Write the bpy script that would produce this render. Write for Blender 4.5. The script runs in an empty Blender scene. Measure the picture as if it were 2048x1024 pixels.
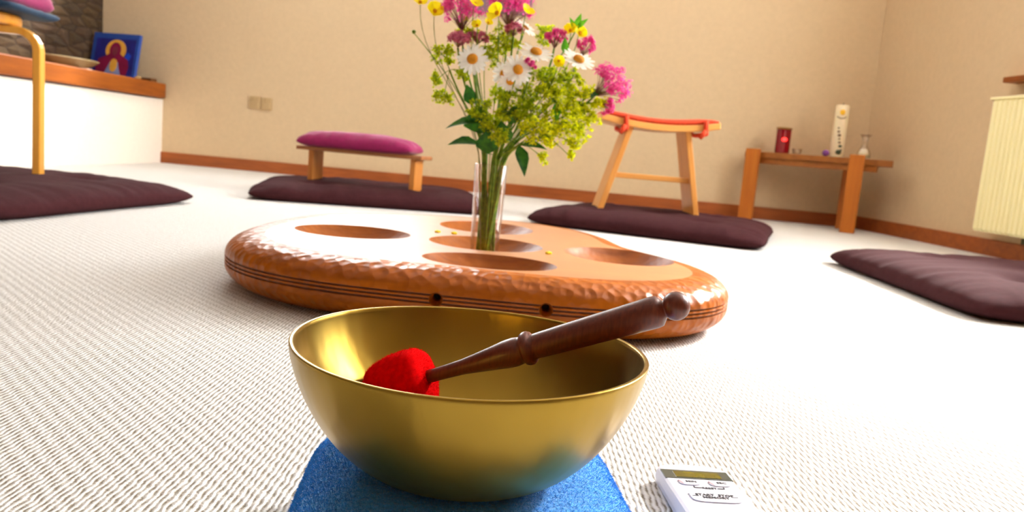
import bpy, bmesh, math, random
from mathutils import Vector, Matrix, noise

D = bpy.data
SC = bpy.context.scene
COL = SC.collection
PI = math.pi

# ------------------------------------------------------------------ camera
cam_data = D.cameras.new('camera')
cam = D.objects.new('camera', cam_data)
COL.objects.link(cam)
_r = math.radians(5.0)
_p = math.radians(7.692)
F_ = Vector((0, math.cos(_p), -math.sin(_p)))
R0 = Vector((1, 0, 0))
U0 = R0.cross(F_)
R_ = math.cos(_r) * R0 + math.sin(_r) * U0
U_ = -math.sin(_r) * R0 + math.cos(_r) * U0
cam.matrix_world = Matrix(((R_.x, U_.x, -F_.x, 0.0), (R_.y, U_.y, -F_.y, 0.0), (R_.z, U_.z, -F_.z, 0.30), (0, 0, 0, 1)))
cam_data.sensor_width = 36.0
cam_data.lens = 1560.0 / 2048.0 * 36.0
cam_data.clip_start = 0.02
cam_data.dof.use_dof = True
cam_data.dof.focus_distance = 0.55
cam_data.dof.aperture_fstop = 13.0
SC.camera = cam

# ------------------------------------------------------------------ world, daylight, exposure
SC.view_settings.view_transform = 'Standard'
SC.view_settings.look = 'None'
SC.view_settings.gamma = 1.0
SC.view_settings.use_curve_mapping = False
SC.view_settings.exposure = 1.36
SC.cycles.use_denoising = True
SC.cycles.max_bounces = 10
SC.cycles.diffuse_bounces = 6
SC.cycles.transparent_max_bounces = 16
SC.cycles.sample_clamp_indirect = 12.0

world = D.worlds.new('daylight')
SC.world = world
world.use_nodes = True
_bg = world.node_tree.nodes['Background']
_bg.inputs['Color'].default_value = (0.95, 0.98, 1.0, 1)
_bg.inputs['Strength'].default_value = 11.0

# right wall line: corner RC, running towards the camera
RC = Vector((2.15, 4.964, 0))
RT = Vector((0.0995, -0.995, 0))
RN = Vector((-0.995, -0.0995, 0))          # into the room
def rw(s, off=0.0, z=0.0):
    p = RC + RT * s + RN * off
    return Vector((p.x, p.y, z))

WINDOWS = [(1.30, 3.30, 0.84, 2.50)]
BACKWIN = (-2.4, -0.60, 1.45, 2.52)        # x0, x1, z0, z1 in the back wall, above the picture's edge
CEIL = 2.6

_sun = D.lights.new('sun', 'SUN')
_sun.energy = 5.5
_sun.color = (1.0, 0.96, 0.90)
_sun.angle = math.radians(9)
_so = D.objects.new('sun', _sun)
COL.objects.link(_so)
SUN_DIR = Vector((-0.80, -0.62, -0.68)).normalized()
_so.rotation_euler = SUN_DIR.to_track_quat('-Z', 'Y').to_euler()

def portal(name, loc, sx, sy, direction):
    l = D.lights.new(name, 'AREA')
    l.shape = 'RECTANGLE'
    l.size, l.size_y = sx, sy
    l.cycles.is_portal = True
    o = D.objects.new(name, l)
    COL.objects.link(o)
    o.location = loc
    o.rotation_euler = Vector(direction).to_track_quat('-Z', 'Y').to_euler()
    return o
for _i, (_s0, _s1, _z0, _z1) in enumerate(WINDOWS):
    portal('window_daylight', rw((_s0 + _s1) / 2, -0.27, (_z0 + _z1) / 2), _s1 - _s0, _z1 - _z0, RN)
def back_y(x):
    return 5.53 - 0.121 * (x + 2.53)
_bx = (BACKWIN[0] + BACKWIN[1]) / 2
portal('back_window_daylight', (_bx, back_y(_bx) + 0.22, (BACKWIN[2] + BACKWIN[3]) / 2), BACKWIN[1] - BACKWIN[0], BACKWIN[3] - BACKWIN[2], (-0.12, -0.99, 0))

# ------------------------------------------------------------------ materials
def srgb(r, g, b):
    def c(v):
        v /= 255.0
        return v / 12.92 if v <= 0.04045 else ((v + 0.055) / 1.055) ** 2.4
    return (c(r), c(g), c(b), 1.0)

class Mat:
    def __init__(self, name):
        self.m = D.materials.new(name)
        self.m.use_nodes = True
        self.nt = self.m.node_tree
        self.b = self.nt.nodes['Principled BSDF']
        self.out = self.nt.nodes['Material Output']
    def n(self, t, **kw):
        x = self.nt.nodes.new(t)
        for k, v in kw.items():
            if hasattr(x, k):
                setattr(x, k, v)
            else:
                x.inputs[k].default_value = v
        return x
    def l(self, a, ai, b, bi):
        self.nt.links.new(a.outputs[ai], b.inputs[bi])
    def set(self, **kw):
        for k, v in kw.items():
            self.b.inputs[k.replace('_', ' ')].default_value = v
        return self
    def coords(self, scale=(1, 1, 1), rot=(0, 0, 0), kind='Object'):
        t = self.n('ShaderNodeTexCoord')
        mp = self.n('ShaderNodeMapping')
        mp.inputs['Scale'].default_value = scale
        mp.inputs['Rotation'].default_value = rot
        self.l(t, kind, mp, 'Vector')
        return mp
    def ramp(self, stops):
        r = self.n('ShaderNodeValToRGB')
        e = r.color_ramp.elements
        e[0].position, e[0].color = stops[0]
        e[1].position, e[1].color = stops[-1]
        for p, c in stops[1:-1]:
            x = e.new(p)
            x.color = c
        return r
    def bump(self, node, sock, strength, dist):
        b = self.n('ShaderNodeBump')
        b.inputs['Strength'].default_value = strength
        b.inputs['Distance'].default_value = dist
        self.l(node, sock, b, 'Height')
        self.l(b, 'Normal', self.b, 'Normal')
        return b

def plain(name, col, rough=0.6, noise_scale=40.0, var=0.12, bump=0.0, dist=0.001, **kw):
    M = Mat(name)
    mp = M.coords()
    nz = M.n('ShaderNodeTexNoise')
    nz.inputs['Scale'].default_value = noise_scale
    nz.inputs['Detail'].default_value = 4
    M.l(mp, 'Vector', nz, 'Vector')
    lo = tuple(max(0, c * (1 - var)) for c in col[:3]) + (1,)
    hi = tuple(min(1, c * (1 + var)) for c in col[:3]) + (1,)
    r = M.ramp([(0.3, lo), (0.7, hi)])
    M.l(nz, 'Fac', r, 'Fac')
    M.l(r, 'Color', M.b, 'Base Color')
    M.set(Roughness=rough, **kw)
    if bump:
        M.bump(nz, 'Fac', bump, dist)
    return M.m

def wood(name, c1, c2, axis=0, rough=0.45, scale=1.0, coat=0.0, grain=14.0, spec=0.5, bump=0.12):
    M = Mat(name)
    s = [grain * scale] * 3
    s[axis] = 1.2 * scale
    mp = M.coords(scale=s)
    nz = M.n('ShaderNodeTexNoise')
    nz.inputs['Scale'].default_value = 2.2
    nz.inputs['Detail'].default_value = 6
    nz.inputs['Distortion'].default_value = 0.6
    M.l(mp, 'Vector', nz, 'Vector')
    r = M.ramp([(0.28, c1), (0.72, c2)])
    M.l(nz, 'Fac', r, 'Fac')
    M.l(r, 'Color', M.b, 'Base Color')
    M.set(Roughness=rough)
    M.b.inputs['Coat Weight'].default_value = coat
    M.b.inputs['Coat Roughness'].default_value = 0.25
    M.b.inputs['Specular IOR Level'].default_value = spec
    M.bump(nz, 'Fac', bump, 0.0008)
    return M.m

def leafy(name, c1, c2, translucency=0.35, scale=60.0):
    M = Mat(name)
    mp = M.coords()
    nz = M.n('ShaderNodeTexNoise')
    nz.inputs['Scale'].default_value = scale
    M.l(mp, 'Vector', nz, 'Vector')
    r = M.ramp([(0.35, c1), (0.65, c2)])
    M.l(nz, 'Fac', r, 'Fac')
    M.l(r, 'Color', M.b, 'Base Color')
    M.set(Roughness=0.55)
    tr = M.n('ShaderNodeBsdfTranslucent')
    M.l(r, 'Color', tr, 'Color')
    mx = M.n('ShaderNodeMixShader')
    mx.inputs['Fac'].default_value = translucency
    M.l(M.b, 'BSDF', mx, 1)
    M.l(tr, 'BSDF', mx, 2)
    M.l(mx, 'Shader', M.out, 'Surface')
    return M.m

def thin_glass(name, tint=(1, 1, 1, 1), edge=0.55):
    M = Mat(name)
    t = M.n('ShaderNodeBsdfTransparent')
    t.inputs['Color'].default_value = tint
    g = M.n('ShaderNodeBsdfGlossy')
    g.inputs['Roughness'].default_value = 0.03
    lw = M.n('ShaderNodeLayerWeight')
    lw.inputs['Blend'].default_value = 0.25
    mr = M.n('ShaderNodeMapRange')
    mr.inputs['To Min'].default_value = 0.03
    mr.inputs['To Max'].default_value = edge
    M.l(lw, 'Fresnel', mr, 'Value')
    mx = M.n('ShaderNodeMixShader')
    M.l(mr, 'Result', mx, 'Fac')
    M.l(t, 'BSDF', mx, 1)
    M.l(g, 'BSDF', mx, 2)
    M.l(mx, 'Shader', M.out, 'Surface')
    return M.m

def carpet_mat():
    M = Mat('ribbed_wool_carpet')
    tc = M.n('ShaderNodeTexCoord')
    wob = M.n('ShaderNodeTexNoise')
    wob.inputs['Scale'].default_value = 75.0
    wob.inputs['Detail'].default_value = 3
    M.l(tc, 'Object', wob, 'Vector')
    sub = M.n('ShaderNodeVectorMath', operation='MULTIPLY_ADD')
    sub.inputs[1].default_value = (0.0055, 0.010, 0)
    M.l(wob, 'Color', sub, 0)
    M.l(tc, 'Object', sub, 2)
    w = M.n('ShaderNodeTexWave', wave_type='BANDS', bands_direction='X', wave_profile='SIN')
    w.inputs['Scale'].default_value = 2 * PI / (20.0 * 0.0054)
    w.inputs['Distortion'].default_value = 0.0
    M.l(sub, 'Vector', w, 'Vector')
    w2 = M.n('ShaderNodeTexWave', wave_type='BANDS', bands_direction='DIAGONAL', wave_profile='SIN')
    w2.inputs['Scale'].default_value = 2 * PI / (20.0 * 0.0105)
    w2.inputs['Distortion'].default_value = 2.0
    w2.inputs['Detail Scale'].default_value = 40.0
    M.l(sub, 'Vector', w2, 'Vector')
    ad = M.n('ShaderNodeMath', operation='MULTIPLY_ADD')
    ad.inputs[1].default_value = 0.35
    M.l(w2, 'Fac', ad, 0)
    M.l(w, 'Fac', ad, 2)
    fl = M.n('ShaderNodeTexNoise')
    fl.inputs['Scale'].default_value = 420.0
    fl.inputs['Detail'].default_value = 2
    M.l(tc, 'Object', fl, 'Vector')
    ad2 = M.n('ShaderNodeMath', operation='MULTIPLY_ADD')
    ad2.inputs[1].default_value = 0.75
    M.l(fl, 'Fac', ad2, 0)
    M.l(ad, 'Value', ad2, 2)
    r = M.ramp([(0.26, (0.27, 0.23, 0.18, 1)), (0.50, (0.72, 0.70, 0.66, 1)), (0.85, (0.90, 0.89, 0.88, 1))])  # dark rib gaps: brown backing plus shade between ribs put into the colour
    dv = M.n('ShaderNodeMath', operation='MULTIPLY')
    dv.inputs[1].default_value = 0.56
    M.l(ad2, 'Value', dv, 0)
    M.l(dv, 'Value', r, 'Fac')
    M.l(r, 'Color', M.b, 'Base Color')
    M.set(Roughness=0.95)
    M.b.inputs['Specular IOR Level'].default_value = 0.1
    M.bump(ad2, 'Value', 0.7, 0.002)
    return M.m

def stone_mat():
    M = Mat('rubble_stone')
    mp = M.coords(scale=(4.0, 4.0, 13.0))
    v = M.n('ShaderNodeTexVoronoi', feature='DISTANCE_TO_EDGE')
    v.inputs['Scale'].default_value = 1.3
    v.inputs['Randomness'].default_value = 0.9
    M.l(mp, 'Vector', v, 'Vector')
    v2 = M.n('ShaderNodeTexVoronoi', feature='F1')
    v2.inputs['Scale'].default_value = 1.3
    v2.inputs['Randomness'].default_value = 0.9
    M.l(mp, 'Vector', v2, 'Vector')
    nz = M.n('ShaderNodeTexNoise')
    nz.inputs['Scale'].default_value = 5.0
    nz.inputs['Detail'].default_value = 8
    M.l(mp, 'Vector', nz, 'Vector')
    mixf = M.n('ShaderNodeMix', data_type='RGBA')
    mixf.inputs[0].default_value = 0.45
    M.l(nz, 'Color', mixf, 6)
    M.l(v2, 'Color', mixf, 7)
    bw = M.n('ShaderNodeRGBToBW')
    M.l(mixf, 2, bw, 'Color')
    r = M.ramp([(0.25, srgb(46, 32, 18)), (0.45, srgb(72, 52, 24)), (0.6, srgb(64, 44, 28)), (0.8, srgb(88, 66, 36))])
    M.l(bw, 'Val', r, 'Fac')
    e = M.ramp([(0.0, srgb(140, 120, 100)), (0.05, (1, 1, 1, 1))])
    M.l(v, 'Distance', e, 'Fac')
    mu = M.n('ShaderNodeMix', data_type='RGBA', blend_type='MULTIPLY')
    mu.inputs[0].default_value = 1.0
    M.l(r, 'Color', mu, 6)
    M.l(e, 'Color', mu, 7)
    M.l(mu, 2, M.b, 'Base Color')
    M.set(Roughness=0.95)
    M.bump(v, 'Distance', 0.8, 0.05)
    return M.m

def brass_mat():
    M = Mat('hammered_brass')
    mp = M.coords()
    n1 = M.n('ShaderNodeTexNoise')
    n1.inputs['Scale'].default_value = 14.0
    n1.inputs['Detail'].default_value = 2
    M.l(mp, 'Vector', n1, 'Vector')
    mx = M.n('ShaderNodeMix', data_type='RGBA')
    mx.inputs[6].default_value = (0.27, 0.165, 0.022, 1)
    mx.inputs[7].default_value = (0.40, 0.26, 0.045, 1)
    M.l(n1, 'Fac', mx, 0)
    M.l(mx, 2, M.b, 'Base Color')
    m2 = M.coords(scale=(34.0, 34.0, 5.0))
    n2 = M.n('ShaderNodeTexNoise')
    n2.inputs['Scale'].default_value = 1.0
    n2.inputs['Detail'].default_value = 2
    M.l(m2, 'Vector', n2, 'Vector')
    M.bump(n2, 'Fac', 0.25, 0.004)
    M.set(Metallic=1.0, Roughness=0.30, Anisotropic=0.65)
    M.b.inputs['Anisotropic Rotation'].default_value = 0.25
    tg = M.n('ShaderNodeTangent', direction_type='RADIAL', axis='Z')
    M.l(tg, 'Tangent', M.b, 'Tangent')
    return M.m

def carved_wood(name, gouge, c1, c2, rough, coat, coat_rough, spec=0.5):
    M = Mat(name)
    mp = M.coords(scale=(1.0, 14.0, 14.0))
    nz = M.n('ShaderNodeTexNoise')
    nz.inputs['Scale'].default_value = 3.0
    nz.inputs['Detail'].default_value = 6
    nz.inputs['Distortion'].default_value = 0.8
    M.l(mp, 'Vector', nz, 'Vector')
    r = M.ramp([(0.3, c1), (0.7, c2)])
    M.l(nz, 'Fac', r, 'Fac')
    M.l(r, 'Color', M.b, 'Base Color')
    M.set(Roughness=rough)
    M.b.inputs['Coat Weight'].default_value = coat
    M.b.inputs['Coat Roughness'].default_value = coat_rough
    M.b.inputs['Specular IOR Level'].default_value = spec
    if gouge:
        m2 = M.coords(scale=(62.0, 62.0, 50.0))
        v = M.n('ShaderNodeTexVoronoi', feature='SMOOTH_F1')
        v.inputs['Scale'].default_value = 1.0
        v.inputs['Smoothness'].default_value = 0.25
        M.l(m2, 'Vector', v, 'Vector')
        b = M.bump(v, 'Distance', gouge, 0.004)
        M.l(b, 'Normal', M.b, 'Coat Normal')
    return M.m

MT = {}
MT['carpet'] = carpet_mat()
MT['plaster'] = plain('cream_plaster', srgb(210, 185, 148), 0.9, 34.0, 0.03, 0.35, 0.004)
MT['plaster_white'] = plain('white_plaster', srgb(240, 232, 220), 0.9, 34.0, 0.02, 0.25, 0.003)
MT['ceiling'] = plain('white_ceiling', srgb(245, 240, 232), 0.9, 20.0, 0.02)
MT['rear'] = plain('brown_rear_wall', srgb(150, 118, 84), 0.9, 30.0, 0.05)
MT['stone'] = stone_mat()
MT['pine'] = wood('pine_board', srgb(126, 60, 2), srgb(158, 82, 8), 1, 0.5, coat=0.05, spec=0.3)
MT['skirting'] = wood('pine_skirting', srgb(138, 66, 12), srgb(168, 86, 24), 0, 0.5)
MT['birch'] = wood('bent_birch', srgb(222, 150, 48), srgb(240, 178, 74), 2, 0.32, coat=0.3)
MT['birch_seat'] = wood('birch_seat', srgb(222, 140, 40), srgb(238, 166, 62), 0, 0.32, coat=0.3)
MT['stoolwood'] = wood('stool_wood', srgb(206, 132, 54), srgb(228, 158, 76), 2, 0.4, coat=0.15)
MT['stoolseat'] = wood('stool_seat_wood', srgb(212, 140, 60), srgb(232, 166, 84), 0, 0.4, coat=0.15)
MT['benchwood'] = wood('bench_wood', srgb(190, 112, 40), srgb(214, 140, 60), 2, 0.45)
MT['benchplank'] = wood('bench_plank_wood', srgb(150, 92, 48), srgb(176, 112, 62), 0, 0.5)
MT['tablewood'] = wood('table_leg_wood', srgb(172, 92, 12), srgb(192, 110, 22), 2, 0.5)
MT['tableplank'] = wood('table_plank_wood', srgb(140, 80, 22), srgb(164, 98, 34), 0, 0.5)
MT['zabuton'] = plain('aubergine_cotton', srgb(62, 30, 33), 1.0, 60.0, 0.12, 0.25, 0.002)
MT['zabuton'].node_tree.nodes['Principled BSDF'].inputs['Specular IOR Level'].default_value = 0.12
MT['magenta'] = plain('magenta_cotton', srgb(144, 0, 80), 0.9, 60.0, 0.12, 0.3, 0.002, Sheen_Weight=0.2)
MT['teal'] = plain('slate_blue_cloth', srgb(28, 56, 82), 0.8, 50.0, 0.15, 0.2, 0.002)
MT['orange_red'] = plain('orange_red_cloth', srgb(214, 62, 20), 0.85, 70.0, 0.15, 0.3, 0.002)
MT['fleece'] = plain('blue_fleece', srgb(52, 158, 246), 0.95, 260.0, 0.25, 0.9, 0.002, Sheen_Weight=0.4)
MT['felt'] = plain('red_felt', srgb(220, 0, 2), 1.0, 220.0, 0.15, 0.25, 0.001)
MT['felt'].node_tree.nodes['Principled BSDF'].inputs['Specular IOR Level'].default_value = 0.05
MT['mallet'] = wood('mallet_rosewood', srgb(80, 26, 8), srgb(112, 42, 16), 2, 0.4, scale=9.0, coat=0.12, grain=24.0, bump=0.02)
MT['brass'] = brass_mat()
MT['disc_top'] = carved_wood('oiled_slab_top', 0.0, srgb(166, 98, 34), srgb(188, 120, 54), 0.5, 0.9, 0.36)
MT['disc_rim'] = carved_wood('gouged_slab_rim', 0.9, srgb(140, 68, 0), srgb(176, 92, 2), 0.42, 0.13, 0.2, 0.18)
MT['disc_dish'] = carved_wood('hollow_wood', 0.2, srgb(134, 66, 0), srgb(166, 88, 4), 0.5, 0.1, 0.35, 0.2)  # hollows coloured darker than the top, painting in their depth shading
MT['groove'] = plain('dark_groove', srgb(70, 32, 10), 0.7, 60.0, 0.2)  # dark brown for the groove floors and drilled bores
MT['glass'] = thin_glass('clear_glass')
MT['pane'] = thin_glass('window_pane', edge=0.5)
MT['white_plastic'] = plain('white_plastic', srgb(206, 204, 216), 0.35, 20.0, 0.01)
MT['grey_plastic'] = plain('pale_grey_plastic', srgb(206, 204, 216), 0.35, 20.0, 0.02)
MT['lens'] = plain('grey_display_window', srgb(62, 70, 66), 0.12, 30.0, 0.05)
MT['lcd'] = plain('olive_lcd', srgb(92, 82, 2), 0.2, 90.0, 0.25)
MT['ink'] = plain('grey_print', srgb(30, 30, 38), 0.6, 30.0, 0.05)
MT['mark'] = plain('pink_grey_print', srgb(180, 140, 146), 0.6, 30.0, 0.05)
MT['radiator'] = plain('cream_enamel', srgb(255, 246, 196), 0.3, 10.0, 0.01)
MT['socket'] = plain('cream_socket_plastic', srgb(186, 158, 114), 0.6, 12.0, 0.02)
MT['pipe'] = plain('dark_valve_metal', srgb(70, 66, 40), 0.4, 12.0, 0.05, Metallic=0.6)
MT['mauve'] = plain('dark_mauve_canvas', srgb(128, 100, 110), 0.85, 30.0, 0.08)
MT['frame_white'] = plain('white_window_paint', srgb(244, 244, 240), 0.4, 12.0, 0.01)
MT['icon_blue'] = plain('painted_dark_blue', srgb(30, 30, 118), 0.5, 18.0, 0.25)
MT['icon_edge'] = plain('painted_mid_blue', srgb(34, 70, 150), 0.5, 18.0, 0.15)
MT['icon_gold'] = plain('painted_gold', srgb(226, 168, 62), 0.5, 18.0, 0.12)
MT['icon_maroon'] = plain('painted_maroon', srgb(128, 8, 62), 0.5, 18.0, 0.2)
MT['icon_skin'] = plain('painted_brown', srgb(120, 44, 62), 0.5, 18.0, 0.15)
MT['icon_pale'] = plain('painted_pale_blue', srgb(126, 142, 190), 0.5, 18.0, 0.2)
MT['icon_bright'] = plain('painted_bright_blue', srgb(14, 66, 190), 0.5, 18.0, 0.15)
MT['dish'] = plain('beige_glaze', srgb(140, 120, 80), 0.45, 14.0, 0.12)
MT['paper'] = plain('pinkish_paper', srgb(226, 190, 170), 0.8, 14.0, 0.03)
MT['darkwood'] = wood('dark_block_wood', srgb(84, 48, 14), srgb(108, 64, 22), 0, 0.5)
MT['tan'] = plain('tan_stone', srgb(176, 136, 78), 0.8, 40.0, 0.15)
MT['wax'] = plain('ivory_wax', srgb(232, 216, 180), 0.5, 14.0, 0.03, Subsurface_Weight=0.2)
MT['yellow_wax'] = plain('yellow_wax', srgb(240, 186, 30), 0.5, 14.0, 0.05)
MT['green_wax'] = plain('dark_green_wax', srgb(56, 72, 44), 0.5, 14.0, 0.1)
MT['brown_wax'] = plain('brown_wax', srgb(120, 84, 60), 0.5, 14.0, 0.1)
MT['violet'] = plain('violet_wax', srgb(128, 66, 150), 0.5, 14.0, 0.1)
MT['red_glass'] = plain('ruby_glass', srgb(150, 4, 22), 0.08, 10.0, 0.05, Transmission_Weight=0.25)
MT['brass_rim'] = plain('dull_brass', srgb(150, 110, 50), 0.4, 12.0, 0.1, Metallic=0.8)
_f = Mat('candle_flame')
_f.b.inputs['Base Color'].default_value = (1, 0.05, 0.02, 1)
_f.b.inputs['Emission Color'].default_value = (1, 0.02, 0.02, 1)
_f.b.inputs['Emission Strength'].default_value = 1.6
MT['flame'] = _f.m
MT['stem'] = leafy('green_stem', srgb(96, 136, 12), srgb(142, 172, 36), 0.25, 90)
MT['stem_pale'] = leafy('pale_stem', srgb(150, 150, 92), srgb(176, 170, 116), 0.15, 90)
MT['leaf'] = leafy('dark_green_leaf', srgb(24, 84, 26), srgb(62, 128, 30), 0.3, 70)
MT['leaf_bright'] = leafy('bright_green_leaf', srgb(70, 158, 20), srgb(112, 186, 40), 0.4, 70)
MT['lime'] = leafy('lime_floret', srgb(206, 218, 0), srgb(246, 246, 8), 0.55, 160)
MT['lime_dark'] = leafy('olive_floret', srgb(170, 198, 6), srgb(228, 232, 20), 0.55, 160)
MT['white_petal'] = leafy('white_ray_petal', srgb(246, 244, 238), srgb(255, 255, 250), 0.35, 60)
MT['daisy_eye'] = plain('daisy_eye', srgb(214, 142, 8), 0.8, 700.0, 0.3, 0.8, 0.001)
MT['yellow_petal'] = leafy('yellow_petal', srgb(255, 232, 0), srgb(255, 244, 16), 0.35, 80)
MT['pink'] = leafy('pink_floret', srgb(226, 50, 150), srgb(246, 110, 184), 0.5, 160)
MT['pink_dull'] = leafy('dusky_pink_floret', srgb(200, 90, 130), srgb(226, 140, 160), 0.5, 160)
MT['pedicel'] = leafy('mauve_pedicel', srgb(140, 80, 96), srgb(150, 120, 70), 0.2, 120)

# ------------------------------------------------------------------ mesh helpers
class MB:
    def __init__(self):
        self.v, self.f, self.mi = [], [], []
    def add(self, verts, faces, mi=0):
        o = len(self.v)
        self.v += [Vector(p) for p in verts]
        self.f += [tuple(i + o for i in f) for f in faces]
        self.mi += [mi] * len(faces)
        return self
    def box(self, c, s, rz=0.0, mi=0, M=None):
        hx, hy, hz = s[0] / 2, s[1] / 2, s[2] / 2
        P = [Vector((x, y, z)) for z in (-hz, hz) for y in (-hy, hy) for x in (-hx, hx)]
        R = Matrix.Rotation(rz, 3, 'Z') if M is None else M
        c = Vector(c)
        self.add([R @ p + c for p in P], [(0, 2, 3, 1), (4, 5, 7, 6), (0, 1, 5, 4), (2, 6, 7, 3), (0, 4, 6, 2), (1, 3, 7, 5)], mi)
        return self
    def hexa(self, bottom, top, mi=0):
        """eight corners, bottom ring then top ring, counter-clockwise from above"""
        self.add(list(bottom) + list(top), [(3, 2, 1, 0), (4, 5, 6, 7)] + [(i, (i + 1) % 4, 4 + (i + 1) % 4, 4 + i) for i in range(4)], mi)
        return self
    def prism(self, poly, z0, z1, mi=0):
        n = len(poly)
        self.add([(x, y, z0) for x, y in poly] + [(x, y, z1) for x, y in poly],
                 [tuple(range(n - 1, -1, -1)), tuple(range(n, 2 * n))] + [(i, (i + 1) % n, n + (i + 1) % n, n + i) for i in range(n)], mi)
        return self
    def lathe(self, prof, n=48, M=None, c=(0, 0, 0), mi=0, closed=False):
        """prof = [(r, z)...]; zero radii become poles"""
        c = Vector(c)
        R = M or Matrix.Identity(3)
        rings, verts, faces = [], [], []
        for r, z in prof:
            if r < 1e-7:
                rings.append([len(verts)])
                verts.append(R @ Vector((0, 0, z)) + c)
            else:
                k = len(verts)
                rings.append(list(range(k, k + n)))
                for i in range(n):
                    a = 2 * PI * i / n
                    verts.append(R @ Vector((r * math.cos(a), r * math.sin(a), z)) + c)
        pairs = list(zip(rings[:-1], rings[1:]))
        if closed:
            pairs.append((rings[-1], rings[0]))
        for A, B in pairs:
            for i in range(n):
                j = (i + 1) % n
                if len(A) == 1 and len(B) == 1:
                    continue
                if len(A) == 1:
                    faces.append((A[0], B[j], B[i]))
                elif len(B) == 1:
                    faces.append((A[i], A[j], B[0]))
                else:
                    faces.append((A[i], A[j], B[j], B[i]))
        self.add(verts, faces, mi)
        return self
    def tube(self, pts, rad, n=8, mi=0, cap=True, flat=None):
        pts = [Vector(p) for p in pts]
        if not isinstance(rad, (list, tuple)):
            rad = [rad] * len(pts)
        verts, faces = [], []
        up = Vector((0.13, 0.21, 0.97)).normalized()
        prev = None
        for i, p in enumerate(pts):
            t = (pts[min(i + 1, len(pts) - 1)] - pts[max(i - 1, 0)]).normalized()
            if prev is None:
                x = t.orthogonal().normalized()
            else:
                x = (prev - t * prev.dot(t)).normalized()
            prev = x
            y = t.cross(x)
            for k in range(n):
                a = 2 * PI * k / n
                verts.append(p + (x * math.cos(a) + y * math.sin(a)) * rad[i])
        for i in range(len(pts) - 1):
            for k in range(n):
                j = (k + 1) % n
                faces.append((i * n + k, i * n + j, (i + 1) * n + j, (i + 1) * n + k))
        if cap:
            faces.append(tuple(range(n - 1, -1, -1)))
            faces.append(tuple((len(pts) - 1) * n + k for k in range(n)))
        self.add(verts, faces, mi)
        return self
    def sweep_rect(self, pts, w, normals, t, mi=0):
        """rectangular bar along pts; normals give the thickness direction, w is across"""
        verts, faces = [], []
        for i, p in enumerate(pts):
            p = Vector(p)
            tg = (Vector(pts[min(i + 1, len(pts) - 1)]) - Vector(pts[max(i - 1, 0)])).normalized()
            nn = Vector(normals[i]).normalized()
            s = tg.cross(nn).normalized()
            for a, b in ((-1, -1), (1, -1), (1, 1), (-1, 1)):
                verts.append(p + s * (a * w / 2) + nn * (b * t / 2))
        for i in range(len(pts) - 1):
            for k in range(4):
                j = (k + 1) % 4
                faces.append((i * 4 + k, i * 4 + j, (i + 1) * 4 + j, (i + 1) * 4 + k))
        faces.append((3, 2, 1, 0))
        e = (len(pts) - 1) * 4
        faces.append((e, e + 1, e + 2, e + 3))
        self.add(verts, faces, mi)
        return self
    def sphere(self, c, r, n=12, m=8, mi=0, sq=(1, 1, 1)):
        prof = [(r * math.sin(PI * i / m), -r * math.cos(PI * i / m)) for i in range(m + 1)]
        prof[0] = (0, -r)
        prof[-1] = (0, r)
        self.lathe(prof, n, Matrix.Diagonal(sq), c, mi)
        return self
    def build(self, name, mats, parent=None, smooth=False, bevel=0.0, seg=2, subsurf=0, recalc=True):
        me = D.meshes.new(name)
        off = parent.location.copy() if parent is not None and parent.parent is None else Vector((0, 0, 0))
        if parent is not None and parent.parent is not None:
            off = parent.parent.location + parent.location
        me.from_pydata([tuple(p - off) for p in self.v], [], self.f)
        for m in (mats if isinstance(mats, (list, tuple)) else [mats]):
            me.materials.append(MT[m])
        for p, k in zip(me.polygons, self.mi):
            p.material_index = k
            p.use_smooth = smooth
        if recalc:
            bm = bmesh.new()
            bm.from_mesh(me)
            bmesh.ops.recalc_face_normals(bm, faces=bm.faces)
            bm.to_mesh(me)
            bm.free()
        me.update()
        o = D.objects.new(name, me)
        COL.objects.link(o)
        if parent is not None:
            o.parent = parent
        if bevel:
            b = o.modifiers.new('bevel', 'BEVEL')
            b.width = bevel
            b.segments = seg
            b.limit_method = 'ANGLE'
        if subsurf:
            s = o.modifiers.new('subsurf', 'SUBSURF')
            s.levels = s.render_levels = subsurf
        return o

def tag(o, label=None, cat=None, group=None, kind=None):
    for k, v in (('label', label), ('category', cat), ('group', group), ('kind', kind)):
        if v:
            o[k] = v
    return o
def thing(name, loc, label, cat, group=None):
    o = D.objects.new(name, None)
    COL.objects.link(o)
    o.location = loc
    o.empty_display_size = 0.05
    return tag(o, label, cat, group)
def struct(o):
    o['kind'] = 'structure'
    return o
def rot_to(d):
    return Vector(d).normalized().to_track_quat('Z', 'Y').to_matrix()
def bez(p0, p1, p2, p3, n):
    out = []
    for i in range(n + 1):
        t = i / n
        out.append(p0 * (1 - t) ** 3 + p1 * 3 * t * (1 - t) ** 2 + p2 * 3 * t * t * (1 - t) + p3 * t ** 3)
    return out

# ------------------------------------------------------------------ the room
BLx, BLy = -2.99, 5.585
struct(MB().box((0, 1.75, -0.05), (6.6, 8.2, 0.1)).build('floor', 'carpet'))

mb = MB()
def back_piece(xa, xb, za, zb):
    mb.prism([(xa, back_y(xa)), (xb, back_y(xb)), (xb, back_y(xb) + 0.2), (xa, back_y(xa) + 0.2)], za, zb)
wx0, wx1, wz0, wz1 = BACKWIN
back_piece(-3.15, wx0, -0.1, CEIL + 0.1)
back_piece(wx1, 2.45, -0.1, CEIL + 0.1)
back_piece(wx0, wx1, -0.1, wz0)
back_piece(wx0, wx1, wz1, CEIL + 0.1)
struct(mb.build('wall_back', 'plaster'))

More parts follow.
